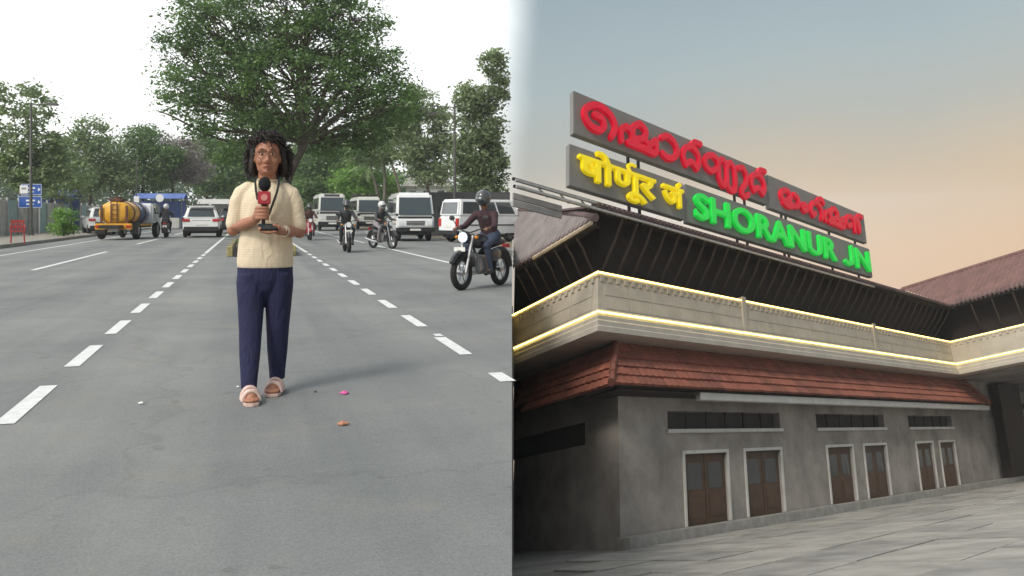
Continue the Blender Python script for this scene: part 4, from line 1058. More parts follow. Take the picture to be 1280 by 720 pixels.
# tanker truck
def tanker(x, y, rz):
    o = thing('tanker_truck', (x, y, 0), rz, 'small water tanker truck with yellow and blue tank and white cab', 'truck')
    M_Y = mat('tanker_yellow', (.72, .37, .03), .45, .15, 3, coat=.3); M_B = mat('tanker_blue', (.03, .10, .28), .45, .15, 3, coat=.3); M_BR = mat('tanker_brown', (.12, .05, .03), .7, .2, 4)
    b = MB(); b.box((0, .4, .55), (.8, 5.2, .14)); b.build('chassis', M_BLACKP, o)
    pr = [(-1.4, .0), (-1.38, .42), (-1.30, .56), (-1.22, .6), (.1, .6)]
    def lathe(pr_, m, name):
        bb = MB(); rings = [[Vector((max(r_, .01) * 1.12 * math.cos(2 * math.pi * j / 24), yy, 1.12 + max(r_, .01) * .86 * math.sin(2 * math.pi * j / 24))) for j in range(24)] for yy, r_ in pr_]
        bb.loft(rings); return bb.build(name, m, o, smooth=True)
    tk = lathe([(-1.42, .02), (-1.41, .40), (-1.34, .55), (-1.24, .6), (.15, .6)], M_Y, 'tank')
    lathe([(.152, .6), (1.5, .6), (1.6, .54), (1.64, .3), (1.65, .02)], M_B, 'tank_front')
    for yy in (-.9, .0, .9):
        bb = MB(); rings = [[Vector((r_ * 1.12 * math.cos(2 * math.pi * j / 24), y2, 1.12 + r_ * .86 * math.sin(2 * math.pi * j / 24))) for j in range(24)] for y2, r_ in ((yy - .06, .60), (yy - .06, .625), (yy + .06, .625), (yy + .06, .60))]
        bb.loft(rings); bb.build('band', M_BR, tk)
    b = MB(); b.box((0, -1.0, 1.68), (.5, .7, .1)); b.tube([(0, -.9, 1.66), (0, -.9, 1.82)], .16, 14); b.build('hatch', M_BR, tk)
    lad = MB()
    for sx in (-.12, .12): lad.box((sx, -1.47, 1.1), (.04, .04, 1.1))
    for k in range(5): lad.box((0, -1.47, .68 + k * .2), (.24, .03, .03))
    lad.build('ladder', M_BR, o)
    for sx in (-.5, .5):
        b = MB(); b.box((sx, -1.46, .98), (.09, .05, .9)); b.build('rear_brace', M_BR, o)
    b = MB(); b.box((0, -1.52, .56), (1.46, .1, .26)); b.build('rear_bumper', M_Y, o, bevel=.02)
    for sx in (-.6, .6):
        b = MB(); b.box((sx, -1.58, .56), (.2, .03, .1)); b.build('tail_light', M_REDL, o)
    b = MB(); b.box((0, -1.58, .40), (.4, .02, .12)); b.build('number_plate', M_PLATE, o)
    for sx in (-.7, .7):
        b = MB(); b.box((sx, -1.1, .5), (.3, .03, .5)); b.build('mudflap', M_BLACKP, o)
        b = MB(); b.box((sx * 1.0, .6, .62), (.08, 2.2, .08)); b.build('side_rail', M_Y, o)
        wheel(o, sx, -.75, .38, .28); wheel(o, sx * 1.04, 2.45, .38, .24, M_SIGNW)
    P_, F_ = frustum(.78, .72, .62, 1.58, 1.75, 3.2, 1.8, 2.95); shell(o, P_, M_WPAINT, 'cab', .07)
    for sd_ in ('left', 'right'): pl('side_window', F_[sd_], .25 if sd_ == 'right' else .15, .85 if sd_ == 'right' else .75, .5, .9, M_GLASS, o)
    pl('rear_window', F_['rear'], .2, .8, .55, .9, M_GLASS, o); pl('windscreen', F_['front'], .08, .92, .45, .92, M_GLASS, o)
    for sx in (-.95, .95):
        b = MB(); b.box((sx, 2.9, 1.25), (.12, .06, .3)); b.build('mirror', M_BLACKP, o, bevel=.01)
    o.scale = (1.1, 1.1, 1.1)
c_ = S(45.6, -5.75); tk_ = tanker(c_.x, c_.y, ROAD_RZ - .14)

# buses and minibus come towards the camera: local +y is the front
RZ_IN = ROAD_RZ + math.pi
def bus(x, y, rz, label, paint, w, h, ln, nwin, name='bus', cat='bus', grille=True):
    o = thing(name, (x, y, 0), rz, label, cat)
    P, F = frustum(w, w * .99, .42, h * .52, -ln, 0, -ln, .02); shell(o, P, paint, 'body', .05)
    G_, H = frustum(w * .99, w * .9, h * .515, h, -ln, .0, -ln + .06, -.32); shell(o, G_, paint, 'cabin', .1)
    pl('windscreen', H['front'], .06, .94, .06, .80, M_GLASS, o, bevel=.01)
    pl('wiper_panel', F['front'], .05, .95, .84, .97, M_BLACKP, o, .006)
    for sd_ in ('left', 'right'):
        for k in range(nwin):
            u0 = .05 + .9 * k / nwin; pl('side_window', H[sd_], u0 + .008, u0 + .9 / nwin - .012, .16, .78, M_GLASS, o)
    pl('rear_window', H['rear'], .12, .88, .2, .8, M_GLASS, o)
    for u0, u1 in ((.05, .2), (.8, .95)): pl('headlight', F['front'], u0, u1, .40, .62, M_LENS, o, .02, .05, .01)
    if grille:
        for k in range(4): pl('grille_bar', F['front'], .28, .72, .38 + .08 * k, .43 + .08 * k, M_BLACKP, o, .014, .03)
    pl('bumper', F['front'], -.01, 1.01, .0, .26, M_BLACKP if grille else paint, o, .1, .16, .02)
    pl('number_plate', F['front'], .36, .64, .08, .2, M_PLATE, o, .112, .02)
    for sx in (-1, 1):
        b = MB(); b.tube([(sx * w, -.15, h * .75), (sx * (w + .16), .06, h * .72)], .015, 5); b.box((sx * (w + .18), .08, h * .64), (.1, .05, .26)); b.build('mirror', M_BLACKP, o)
        wheel(o, sx * (w - .16), -.75, .37, .24, M_RIM); wheel(o, sx * (w - .16), -ln + .95, .37, .24, M_RIM)
    b = MB(); b.box((0, -ln / 2, .36), (w * 1.7, ln * .9, .16)); b.build('underbody', M_BLACKP, o)
    return o, F, H
c_ = S(66, 5.85); o, F, H = bus(c_.x, c_.y, RZ_IN, 'white single deck bus coming down the right lanes', M_CPAINT, 1.02, 2.75, 6.5, 6)
b = MB(); b.plate(F['left'], .05, .95, .55, .68, .006, .02); b.build('stripe', mat('bus_stripe', (.2, .3, .22), .5, .1), o)
pl('destination_board', H['front'], .2, .8, .84, .97, mat('board_dark', (.05, .05, .05), .5, .1), o, .012, .03)
c_ = S(71, 9.2); o, F, H = bus(c_.x, c_.y, RZ_IN, 'white bus with dark roof rack behind the riders', M_CPAINT, .98, 2.65, 6.0, 5)
b = MB()
for k in range(7): b.box((0, -.8 - k * .7, 2.78), (1.7, .05, .05))
for sx in (-.85, .85): b.box((sx, -3, 2.82), (.05, 5, .14))
b.build('roof_rack', M_BLACKP, o)
c_ = S(37.6, 6.85); o, F, H = bus(c_.x, c_.y, RZ_IN - .06, 'white high roof minibus facing the traffic', M_WPAINT, .83, 2.12, 4.4, 4, 'minibus', 'minibus')
pl('bonnet', F['front'], .04, .96, .28, .83, M_WPAINT, o, .16, .2, .05)
for k in range(3): pl('grille_bar', F['front'], .26, .74, .42 + .1 * k, .48 + .1 * k, M_BLACKP, o, .175, .03)
for u0, u1 in ((.06, .2), (.8, .94)): pl('headlight', F['front'], u0, u1, .42, .66, M_LENS, o, .18, .05, .012)
# parked van, three quarter view
def van(x, y, rz):
    o = thing('van', (x, y, 0), rz, 'white box shaped van parked at an angle by the dark fence', 'van')
    P, F = frustum(.74, .75, .32, 1.08, -1.65, 1.65, -1.62, 1.62); shell(o, P, M_WPAINT, 'body', .05)
    G_, H = frustum(.745, .66, 1.075, 1.80, -1.62, 1.6, -1.5, 1.2); shell(o, G_, M_WPAINT, 'cabin', .07)
    pl('rear_window', H['rear'], .1, .9, .14, .84, M_GLASS, o, bevel=.01); pl('windscreen', H['front'], .08, .92, .1, .9, M_GLASS, o)
    for sd_ in ('left', 'right'):
        for u0, u1 in ((.06, .34), (.37, .63), (.66, .93)): pl('side_window', H[sd_], u0, u1, .16, .84, M_GLASS, o)
        pl('side_trim', F[sd_], .02, .98, .5, .56, M_BLACKP, o, .01, .03)
        pl('door_handle', F[sd_], .42, .5, .72, .78, M_BLACKP, o, .03, .05)
    pl('bumper', F['rear'], -.01, 1.01, 0, .24, M_BLACKP, o, .08, .14, .02)
    for u0, u1 in ((.02, .14), (.86, .98)): pl('tail_light', F['rear'], u0, u1, .46, .9, M_REDL, o, .02, .05)
    pl('number_plate', F['rear'], .36, .64, .4, .56, M_PLATE, o, .014, .03)
    for sx in (-.64, .64):
        for sy in (-1.05, 1.05): wheel(o, sx, sy, .29, .2)
    b = MB(); b.box((0, 0, .28), (1.2, 3, .14)); b.build('underbody', M_BLACKP, o)
van(-1.36, 37.6, R(-52))

# ================================================================== TWO WHEELERS
def motorcycle(x, y, rz, label, paint, lit=False, scooter=False, sc=1.):
    o = thing('scooter' if scooter else 'motorcycle', (x, y, 0), rz, label, 'scooter' if scooter else 'motorcycle')
    o.scale = (sc, sc, sc)
    r = .24 if scooter else .30
    for yy in (-.64, .64):
        b = MB(); b.torus((0, yy, r), (1, 0, 0), r - .05, .055, 24, 8); w_ = b.build('wheel', M_RUBBER, o, smooth=True)
        b = MB(); b.torus((0, yy, r), (1, 0, 0), r - .10, .016, 22, 6)
        for k in range(6):
            a = k * math.pi / 3; b.tube([(0, yy, r), (0, yy + math.cos(a) * (r - .1), r + math.sin(a) * (r - .1))], .011, 4)
        b.tube([(-.05, yy, r), (.05, yy, r)], .05, 10); b.build('rim', M_RIM, w_)
    for sx in (-.085, .085):
        b = MB(); b.tube([(sx, .64, r), (sx, .42, .92)], .026, 8); b.build('fork', M_RIM, o, smooth=True)
    b = MB(); b.tube(smooth_path([(-.36, .30, 1.02), (-.22, .37, 1.04), (0, .40, .98), (.22, .37, 1.04), (.36, .30, 1.02)], 4), .014, 6); hb_ = b.build('handlebar', M_BLACKP, o, smooth=True)
    for sx in (-1, 1):
        b = MB(); b.tube([(sx * .24, .36, 1.04), (sx * .32, .42, 1.2)], .008, 5); b.ell((sx * .34, .42, 1.23), (.06, .015, .045)); b.build('mirror', M_BLACKP, o)
        b = MB(); b.ell((sx * .2, .48, .9), (.035, .04, .03)); b.build('indicator', mat('amber', (.6, .22, .02), .3, 0), o)
    b = MB(); b.ell((0, .52, .9), (.10, .09, .11)); hl = b.build('headlight', M_BLACKP, o, smooth=True)
    b = MB(); b.disc((0, .60, .9), (0, 1, 0), .085, .03, 18); b.build('lens', M_HEAD if lit else M_LENS, hl)
    b = MB(); b.loft([[Vector((math.cos(2 * math.pi * j / 12) * .06, yy + .64, 0)) for j in range(12)] for yy in (0, .01)]); 
    b = MB()
    for k in range(9):
        pass
    arc = [(0, .64 + math.cos(R(a)) * (r + .05), r + math.sin(R(a)) * (r + .05)) for a in range(30, 170, 15)]
    b = MB(); b.tube(arc, .05, 6); b.build('mudguard', paint, o, smooth=True)
    arc = [(0, -.64 + math.cos(R(a)) * (r + .06), r + math.sin(R(a)) * (r + .06)) for a in range(40, 190, 15)]
    b = MB(); b.tube(arc, .06, 6); b.build('mudguard', M_BLACKP, o, smooth=True)
    if scooter:
        b = MB(); b.rings([(0, .40, .32, .17, .06), (0, .44, .55, .2, .07), (0, .42, .8, .16, .08), (0, .40, .96, .12, .08)]); b.build('apron', paint, o, smooth=True)
        b = MB(); b.box((0, .1, .34), (.3, .5, .06)); b.build('footboard', M_BLACKP, o, bevel=.02)
        b = MB(); b.ell((0, -.45, .55), (.2, .48, .24)); b.build('rear_body', paint, o, smooth=True)
    else:
        b = MB(); b.ell((0, .1, .82), (.15, .28, .13)); b.build('fuel_tank', paint, o, smooth=True)
        b = MB(); b.box((0, .05, .42), (.24, .42, .32)); b.tube([(0, .15, .42), (0, .26, .62)], .09, 10); b.build('engine', M_RIM, o, bevel=.03)
        b = MB(); b.tube([(0, .4, .9), (0, .2, .62), (0, .25, .3), (0, -.25, .3), (0, -.3, .7), (0, -.75, .78)], .025, 6); b.tube([(0, -.2, .35), (0, -.64, r)], .03, 6); b.build('frame', M_BLACKP, o)
        b = MB(); b.tube([(.12, .28, .5), (.15, .22, .25), (.17, -.3, .26), (.19, -.85, .36)], [.025, .025, .045, .05], 8); b.build('exhaust', M_CHROME, o, smooth=True)
        for sx in (-.12, .12):
            b = MB(); b.ell((sx, -.28, .58), (.04, .2, .12)); b.build('side_panel', paint, o, smooth=True)
    b = MB(); b.ell((0, -.35, .8), (.14, .46, .07)); b.build('seat', M_BLACKP, o, smooth=True)
    b = MB(); b.box((0, -.86, .72), (.16, .04, .07)); b.build('tail_light', M_REDL, o, bevel=.01)
    b = MB(); b.box((0, -.93, .58), (.2, .015, .12)); b.build('number_plate', M_PLATE, o)
    b = MB(); b.box((0, .70, .70 if not scooter else .5), (.22, .012, .07)); b.build('number_plate', M_PLATE, o)
    return o

M_SKIN = mat('skin', (.30, .135, .085), .55, .12, 12, .1, 120, spec=.35)
M_SKIN2 = mat('skin_brown', (.20, .095, .06), .55, .12, 12)
M_HELM = {}
def rider(x, y, rz, label, shirt, trousers, helmet, seat=.84, lean=0., sc=1., cloth_col=None):
    o_root = None
    J = dict(pel=V(0, -.3, seat + .06), chest=V(0, -.16 + lean, seat + .40), neck=V(0, -.10 + lean, seat + .56), head=V(0, -.05 + lean, seat + .71))
    b = MB(); tr = MB(); sh = MB()
    b.capsule([J['pel'], J['chest'] + V(0, -.01, -.02)], [.09, .085], 10); b.capsule([J['neck'], J['head']], [.055, .07], 10); b.ell(J['head'] + V(0, .01, .01), (.085, .10, .125))
    tr.capsule([J['pel'] + V(-.06, 0, 0), J['pel'] + V(.06, 0, 0)], .15, 12)
    sh.rings([(0, -.3, seat - .01, .155, .125), (0, -.28, seat + .12, .16, .13), (0, -.22 + lean * .6, seat + .28, .175, .13), (0, -.16 + lean, seat + .42, .19, .12), (0, -.12 + lean, seat + .53, .11, .09)], 16)
    for s_ in (-1, 1):
        shd = V(s_ * .19, -.14 + lean, seat + .46); elb = V(s_ * .31, .06 + lean * .6, seat + .24); hnd = V(s_ * .32, .30, seat + .2)
        b.capsule([shd, elb, hnd], [.045, .038, .03], 8); b.ell(hnd + V(0, .03, 0), (.035, .05, .035))
        for f in range(4): b.capsule([hnd + V((f - 1.5) * .018, .05, .02), hnd + V((f - 1.5) * .018, .085, .0), hnd + V((f - 1.5) * .018, .075, -.03)], .01, 6)
        sh.capsule([shd, elb, elb.lerp(hnd, .55)], [.068, .055, .045], 10)
        hip = V(s_ * .1, -.28, seat + .03); kn = V(s_ * .2, .14, seat - .08); an = V(s_ * .18, -.02, seat - .50)
        tr.capsule([hip, kn, an], [.095, .07, .05], 10)
        b.capsule([hip, kn, an], [.07, .05, .035], 8); b.capsule([an + V(0, -.02, -.03), an + V(0, .16, -.06)], [.042, .035], 8)
    root = thing('person', (x, y, 0), rz, label, 'person'); root.scale = (sc, sc, sc)
    bo = link('body', remesh(b, 'body', .016, 2), M_SKIN2, root, True)
    link('shirt', remesh(sh, 'shirt', .018, 2), shirt, root, True)
    link('trousers', remesh(tr, 'trousers', .018, 2), trousers, root, True)
    h = J['head']
    hm = MB(); hm.ell(h + V(0, -.01, .035), (.135, .155, .145), 18, 12); me = hm.mesh('helmet'); ho = link('helmet', me, helmet, root, True)
    vz = MB(); vz.ell(h + V(0, .035, .01), (.118, .125, .075), 16, 8); link('visor', vz.mesh('visor'), M_GLASS, ho, True)
    ch = MB()
    for s_ in (-1, 1):
        ch.capsule([V(s_ * .18, -.04, seat - .54), V(s_ * .18, .14, seat - .57)], [.05, .042], 8)
    k_ = link('shoes', ch.mesh('shoes'), M_BLACKP, root, True)
    return root
def cloth(name, c): return mat(name, c, .9, .18, 9, .2, 60)
PB = mat('bike_black', (.02, .02, .022), .3, .1, coat=.5); PR = mat('scooter_red', (.36, .02, .025), .3, .1, coat=.5); PG = mat('bike_grey', (.06, .065, .075), .35, .1, coat=.4)
H1 = mat('helmet_dark', (.05, .05, .055), .3, .1, coat=.5); H2 = mat('helmet_white', (.6, .6, .6), .3, .1, coat=.5); H3 = mat('helmet_grey', (.07, .07, .075), .3, .1, coat=.5)
def pair(x, y, rz, paint, blabel, rlabel, shirt, trousers, helmet, **k):
    motorcycle(x, y, rz, blabel, paint, **k); rider(x, y, rz, rlabel, shirt, trousers, helmet, seat=.80 if k.get('scooter') else .84, sc=k.get('sc', 1.))
pair(-5.05, 26.9, RZ_IN, PB, 'black motorcycle coming down the inner right lane', 'rider in dark jacket and dark helmet on the oncoming black motorcycle', cloth('jacket_charcoal', (.05, .05, .055)), cloth('trousers_dark', (.04, .042, .05)), H1, sc=.93)
pair(-4.35, 29.6, RZ_IN + .42, PB, 'black motorcycle turned slightly beside the minibus', 'rider in dark shirt and white helmet beside the minibus', cloth('shirt_slate', (.06, .065, .07)), cloth('trousers_grey', (.25, .22, .24)), H2, sc=.93)
pair(-9.25, 40.2, RZ_IN, PR, 'red scooter coming up beside the median', 'rider in brown shirt on the red scooter', cloth('shirt_brown', (.10, .05, .04)), cloth('trousers_black', (.03, .03, .035)), H1, scooter=True)
pair(-17.6, 44.8, ROAD_RZ, PB, 'black motorcycle riding away between the tanker and the white car', 'rider in black clothes and pale helmet riding away', cloth('shirt_black', (.025, .025, .03)), cloth('trousers_black', (.03, .03, .035)), H2)
pair(-.47, 13.5, math.pi - .52, PB, 'large black motorcycle with lit headlamp at the edge of the road', 'rider in dark maroon jacket and grey helmet on the motorcycle with lit headlamp', cloth('jacket_maroon', (.05, .026, .032)), cloth('trousers_navy_grey', (.045, .06, .10)), H3, lit=True, sc=.87)

# ================================================================== REPORTER
RP = Vector((-1.548, 5.45, 0)); RRZ = math.atan2(1.535, 5.4)
rp = thing('person', RP + Vector((.02, 0, 0)), RRZ, 'reporter in cream striped shirt and navy trousers holding a microphone and phone', 'person')
RS = .982; rp.scale = (RS, RS, RS)
SK = mat('reporter_skin', (.36, .165, .10), .5, .10, 25, .08, 200, spec=.4)
b = MB()
HX = .012
# head, face to -y
b.rings([(HX, .015, 1.36, .03, .04), (HX, -.012, 1.385, .046, .06), (HX, -.012, 1.41, .060, .074), (HX, -.005, 1.445, .068, .083), (HX, .002, 1.49, .074, .090), (HX, .008, 1.535, .076, .094), (HX, .012, 1.58, .068, .086), (HX, .016, 1.61, .045, .058), (HX, .018, 1.622, .015, .02)], 24)
b.capsule([(HX, -.088, 1.50), (HX, -.106, 1.466), (HX, -.098, 1.455)], [.009, .015, .012], 8)
for s_ in (-1, 1):
    b.ell((HX + s_ * .014, -.090, 1.457), (.011, .011, .009), 8, 6)
    b.ell((HX + s_ * .079, .01, 1.485), (.012, .022, .034), 8, 8)
    b.ell((HX + s_ * .036, -.060, 1.465), (.03, .024, .03), 10, 8)
    b.capsule([(HX + s_ * .012, -.086, 1.527), (HX + s_ * .034, -.086, 1.531), (HX + s_ * .055, -.07, 1.522)], .009, 8)
b.ell((HX, -.078, 1.400), (.026, .018, .016), 10, 8)
b.ell((HX, -.084, 1.425), (.024, .014, .012), 10, 8)
b.capsule([(HX, .02, 1.30), (HX, .012, 1.40)], [.06, .054], 14)
b.rings([(0, .01, .80, .15, .1), (0, .01, 1.0, .145, .1), (0, .01, 1.2, .15, .1), (0, .012, 1.27, .09, .07), (0.005, .02, 1.345, .05, .05)], 18)
SL, SR = V(-.152, .012, 1.272), V(.170, .012, 1.268)
EL, ER = V(-.192, .0, 1.035), V(.208, .0, 1.02)
WL, WR = V(-.055, -.205, 1.10), V(.095, -.215, 1.028)
b.capsule([SL + V(.03, 0, -.04), EL, EL.lerp(WL, .5), WL], [.035, .041, .038, .028], 12)
b.capsule([SR + V(-.03, 0, -.04), ER, ER.lerp(WR, .5), WR], [.035, .041, .038, .028], 12)
# microphone hand: palm behind the handle, four fingers round the front, thumb along the side
MX, MY = -.012, -.245
b.ell((MX - .036, MY + .018, 1.135), (.02, .036, .048), 12, 8)
b.capsule([WL, V(MX - .036, MY + .022, 1.12)], [.028, .03], 10)
for i, (zz, ln) in enumerate(((1.168, 1.0), (1.147, 1.08), (1.126, 1.0), (1.107, .85))):
    pts = smooth_path([(MX - .040, MY - .012, zz), (MX - .020, MY - .034, zz + .002), (MX + .012, MY - .032, zz), (MX + .012 + .016 * ln, MY - .008, zz - .002)], 3)
    b.capsule(pts, [.0105] * len(pts), 8)
b.capsule([(MX - .03, MY + .02, 1.16), (MX + .002, MY + .026, 1.176), (MX + .024, MY + .008, 1.186)], [.013, .012, .010], 8)
# phone hand: palm under, fingers wrapping from the right
PX, PY, PZ = .028, -.275, 1.052
b.ell((PX + .038, PY + .022, PZ - .022), (.042, .034, .018), 12, 8)
b.capsule([WR, V(PX + .05, PY + .025, PZ - .022)], [.028, .026], 10)
for i, ln in enumerate((1.0, 1.1, 1.05, .85)):
    yy = PY - .03 + i * .021
    pts = smooth_path([(PX + .03, yy + .012, PZ - .026), (PX - .01, yy, PZ - .032), (PX - .045 * ln, yy - .002, PZ - .024), (PX - .058 * ln, yy, PZ - .006)], 3)
    b.capsule(pts, [.0098] * len(pts), 8)
b.capsule([(PX + .055, PY, PZ - .018), (PX + .05, PY - .028, PZ + .004), (PX + .022, PY - .034, PZ + .015)], [.013, .012, .010], 8)
# legs and feet
KL, KR = V(-.085, -.075, .44), V(.072, .0, .44)
AL, AR = V(-.096, -.215, .085), V(.070, .03, .085)
b.capsule([V(-.085, .01, .84), KL, AL], [.08, .055, .036], 12); b.capsule([V(.085, .01, .84), KR, AR], [.08, .055, .036], 12)
def foot(A, ang):
    m = Matrix.Rotation(ang, 3, 'Z')
    P = lambda x, y, z: Vector((A.x, A.y, 0)) + m @ Vector((x, y, z))
    b.capsule([P(0, .03, .055), P(0, -.06, .06), P(0, -.125, .045)], [.036, .036, .034], 10)
    for i, (x, ln) in enumerate(((-.034, .165), (-.017, .178), (0, .182), (.016, .176), (.031, .165))):
        b.capsule([P(x * 1.0, -.12, .042), P(x, -ln, .036)], [.012, .0105], 6)
    return P
PL = foot(AL, .12); PRf = foot(AR, -.18)
link('body', remesh(b, 'body', .0042, 4), SK, rp, True)
# face details
M_EYEW = mat('eye_white', (.6, .58, .55), .3, 0); M_EYED = mat('eye_dark', (.012, .008, .006), .15, 0); M_BROW = mat('brow', (.012, .009, .008), .9, 0); M_LIP = mat('lip', (.27, .095, .075), .5, .1, 60)
for s_ in (-1, 1):
    e = MB(); e.ell((HX + s_ * .032, -.0775, 1.506), (.0138, .0095, .0052), 12, 8); eo = e.build('eye', M_EYEW, rp, smooth=True)
    e = MB(); e.ell((HX + s_ * .032, -.0848, 1.506), (.0070, .005, .0052), 10, 8); e.build('iris', M_EYED, eo, smooth=True)
    e = MB(); e.capsule([(HX + s_ * .014, -.0915, 1.531), (HX + s_ * .034, -.0915, 1.537), (HX + s_ * .056, -.074, 1.528)], [.003, .004, .002], 6); e.build('eyebrow', M_BROW, rp, smooth=True)
e = MB(); e.capsule([(HX - .026, -.086, 1.424), (HX - .008, -.099, 1.430), (HX + .008, -.099, 1.430), (HX + .026, -.086, 1.424)], [.002, .0045, .0045, .002], 8); e.build('upper_lip', M_LIP, rp, smooth=True)
e = MB(); e.capsule([(HX - .022, -.086, 1.416), (HX, -.099, 1.411), (HX + .022, -.086, 1.416)], [.002, .0055, .002], 8); e.build('lower_lip', M_LIP, rp, smooth=True)
gl_ = MB()
for s_ in (-1, 1):
    gl_.torus((HX + s_ * .036, -.104, 1.503), (0, 1, 0), .0265, .0014, 22, 6)
    gl_.tube([(HX + s_ * .063, -.103, 1.508), (HX + s_ * .082, -.06, 1.507), (HX + s_ * .086, .02, 1.50)], .0020, 5)
gl_.tube([(HX - .009, -.104, 1.507), (HX, -.107, 1.510), (HX + .009, -.104, 1.507)], .0022, 5)
gl_.build('glasses', mat('glasses_wire', (.16, .13, .10), .3, 0, metal=.8), rp, smooth=True)
# shirt
M_SHIRT = bpy.data.materials.new('cream_striped_knit'); M_SHIRT.use_nodes = True
t_ = M_SHIRT.node_tree; pb = t_.nodes['Principled BSDF']; tcn = t_.nodes.new('ShaderNodeTexCoord')
wv = t_.nodes.new('ShaderNodeTexWave'); wv.bands_direction = 'Z'; wv.inputs['Scale'].default_value = 21; wv.inputs['Distortion'].default_value = .5; wv.inputs['Detail'].default_value = 1
t_.links.new(tcn.outputs['Object'], wv.inputs['Vector'])
rm_ = t_.nodes.new('ShaderNodeValToRGB'); rm_.color_ramp.elements[0].color = (.635, .535, .385, 1); rm_.color_ramp.elements[1].color = (.69, .59, .435, 1)
t_.links.new(wv.outputs['Fac'], rm_.inputs[0]); t_.links.new(rm_.outputs[0], pb.inputs['Base Color']); pb.inputs['Roughness'].default_value = .9
bp_ = t_.nodes.new('ShaderNodeBump'); bp_.inputs['Strength'].default_value = .15; bp_.inputs['Distance'].default_value = .003; t_.links.new(wv.outputs['Fac'], bp_.inputs['Height'])
def wrinkles(t, prev, target, scale=(7, 7, 3.2), dist=.03):
    tc_ = t.nodes.new('ShaderNodeTexCoord'); mp_ = t.nodes.new('ShaderNodeMapping'); mp_.inputs['Scale'].default_value = scale; mp_.inputs['Rotation'].default_value = (.3, .5, 0)
    t.links.new(tc_.outputs['Object'], mp_.inputs[0]); n_ = t.nodes.new('ShaderNodeTexNoise'); n_.inputs['Scale'].default_value = 1.6; n_.inputs['Detail'].default_value = 2.5; n_.inputs['Distortion'].default_value = 1.2
    t.links.new(mp_.outputs[0], n_.inputs['Vector']); q_ = t.nodes.new('ShaderNodeBump'); q_.inputs['Strength'].default_value = .5; q_.inputs['Distance'].default_value = dist
    t.links.new(n_.outputs['Fac'], q_.inputs['Height'])
    if prev: t.links.new(prev, q_.inputs['Normal'])
    t.links.new(q_.outputs[0], target)
wrinkles(t_, bp_.outputs[0], pb.inputs['Normal'])
b = MB()
b.rings([(.0, .005, .795, .170, .124), (.0, .004, .83, .173, .127), (.002, .0, .92, .168, .126), (.004, -.004, 1.02, .156, .120), (.006, -.004, 1.12, .157, .120), (.008, .0, 1.20, .160, .115), (.009, .006, 1.25, .158, .104), (.010, .010, 1.285, .130, .090), (.011, .014, 1.318, .092, .074), (.012, .016, 1.342, .066, .060)], 28)
for S_, E_, sg in ((SL, EL, -1), (SR, ER, 1)):
    b.capsule([S_ + V(-sg * .05, .004, .016), S_ + V(-sg * .012, .0, -.012), S_.lerp(E_, .25), S_.lerp(E_, .55), S_.lerp(E_, .84)], [.050, .054, .054, .052, .054], 16)
sh_o = link('shirt', remesh(b, 'shirt', .0065, 6), M_SHIRT, rp, True)
b = MB(); b.torus((.012, .013, 1.348), (0, -.12, 1), .062, .008, 26, 8); b.build('collar', M_SHIRT, sh_o, smooth=True)
# trousers
b = MB()
b.rings([(0, .006, .60, .05, .05), (0, .006, .655, .12, .10), (0, .008, .72, .165, .120), (0, .006, .78, .170, .122), (0, .006, .86, .165, .115)], 24)
b.rings([(-.096, -.210, .075, .047, .055), (-.095, -.198, .13, .050, .056), (-.092, -.15, .26, .062, .064), (-.088, -.085, .42, .070, .074), (-.086, -.04, .56, .080, .088), (-.086, .0, .70, .090, .108), (-.08, .006, .76, .090, .112)], 20)
b.rings([(.073, .03, .085, .048, .056), (.073, .03, .14, .051, .057), (.074, .02, .27, .063, .066), (.076, .004, .42, .071, .076), (.080, .004, .56, .081, .09), (.084, .006, .70, .090, .108), (.08, .006, .76, .090, .112)], 20)
M_NAVY = mat('navy_cotton', (.015, .0165, .055), .85, .18, 8)
wrinkles(M_NAVY.node_tree, None, M_NAVY.node_tree.nodes['Principled BSDF'].inputs['Normal'], (9, 9, 3.4), .035)
link('trousers', remesh(b, 'trousers', .0065, 6), M_NAVY, rp, True)
# sandals
M_SAND = mat('sandal_pink', (.62, .45, .40), .6, .12, 20)
for P in (PL, PRf):
    b = MB(); outline = [(-.038, .07), (.038, .07), (.042, 0), (.044, -.08), (.048, -.13), (.036, -.185), (0, -.20), (-.038, -.185), (-.048, -.13), (-.044, -.08), (-.04, 0)]
    vs_ = [P(x, y, .004) for x, y in outline] + [P(x, y, .026) for x, y in outline]; n_ = len(outline)
    b.add(vs_, [tuple(range(n_))[::-1], tuple(range(n_, 2 * n_))] + [(i, (i + 1) % n_, (i + 1) % n_ + n_, i + n_) for i in range(n_)]); so = b.build('sandal', M_SAND, rp, bevel=.004)
    for y0, hh in ((-.115, .082), (-.055, .100)):
        b = MB()
        for dy in (-.014, 0, .014): b.tube([P(x * .050, y0 + dy, .026 + hh * math.sqrt(max(0, 1 - x * x)) * .72) for x in (-1, -.9, -.6, -.3, 0, .3, .6, .9, 1)], .010, 6)
        b.build('strap', M_SAND, so, smooth=True)
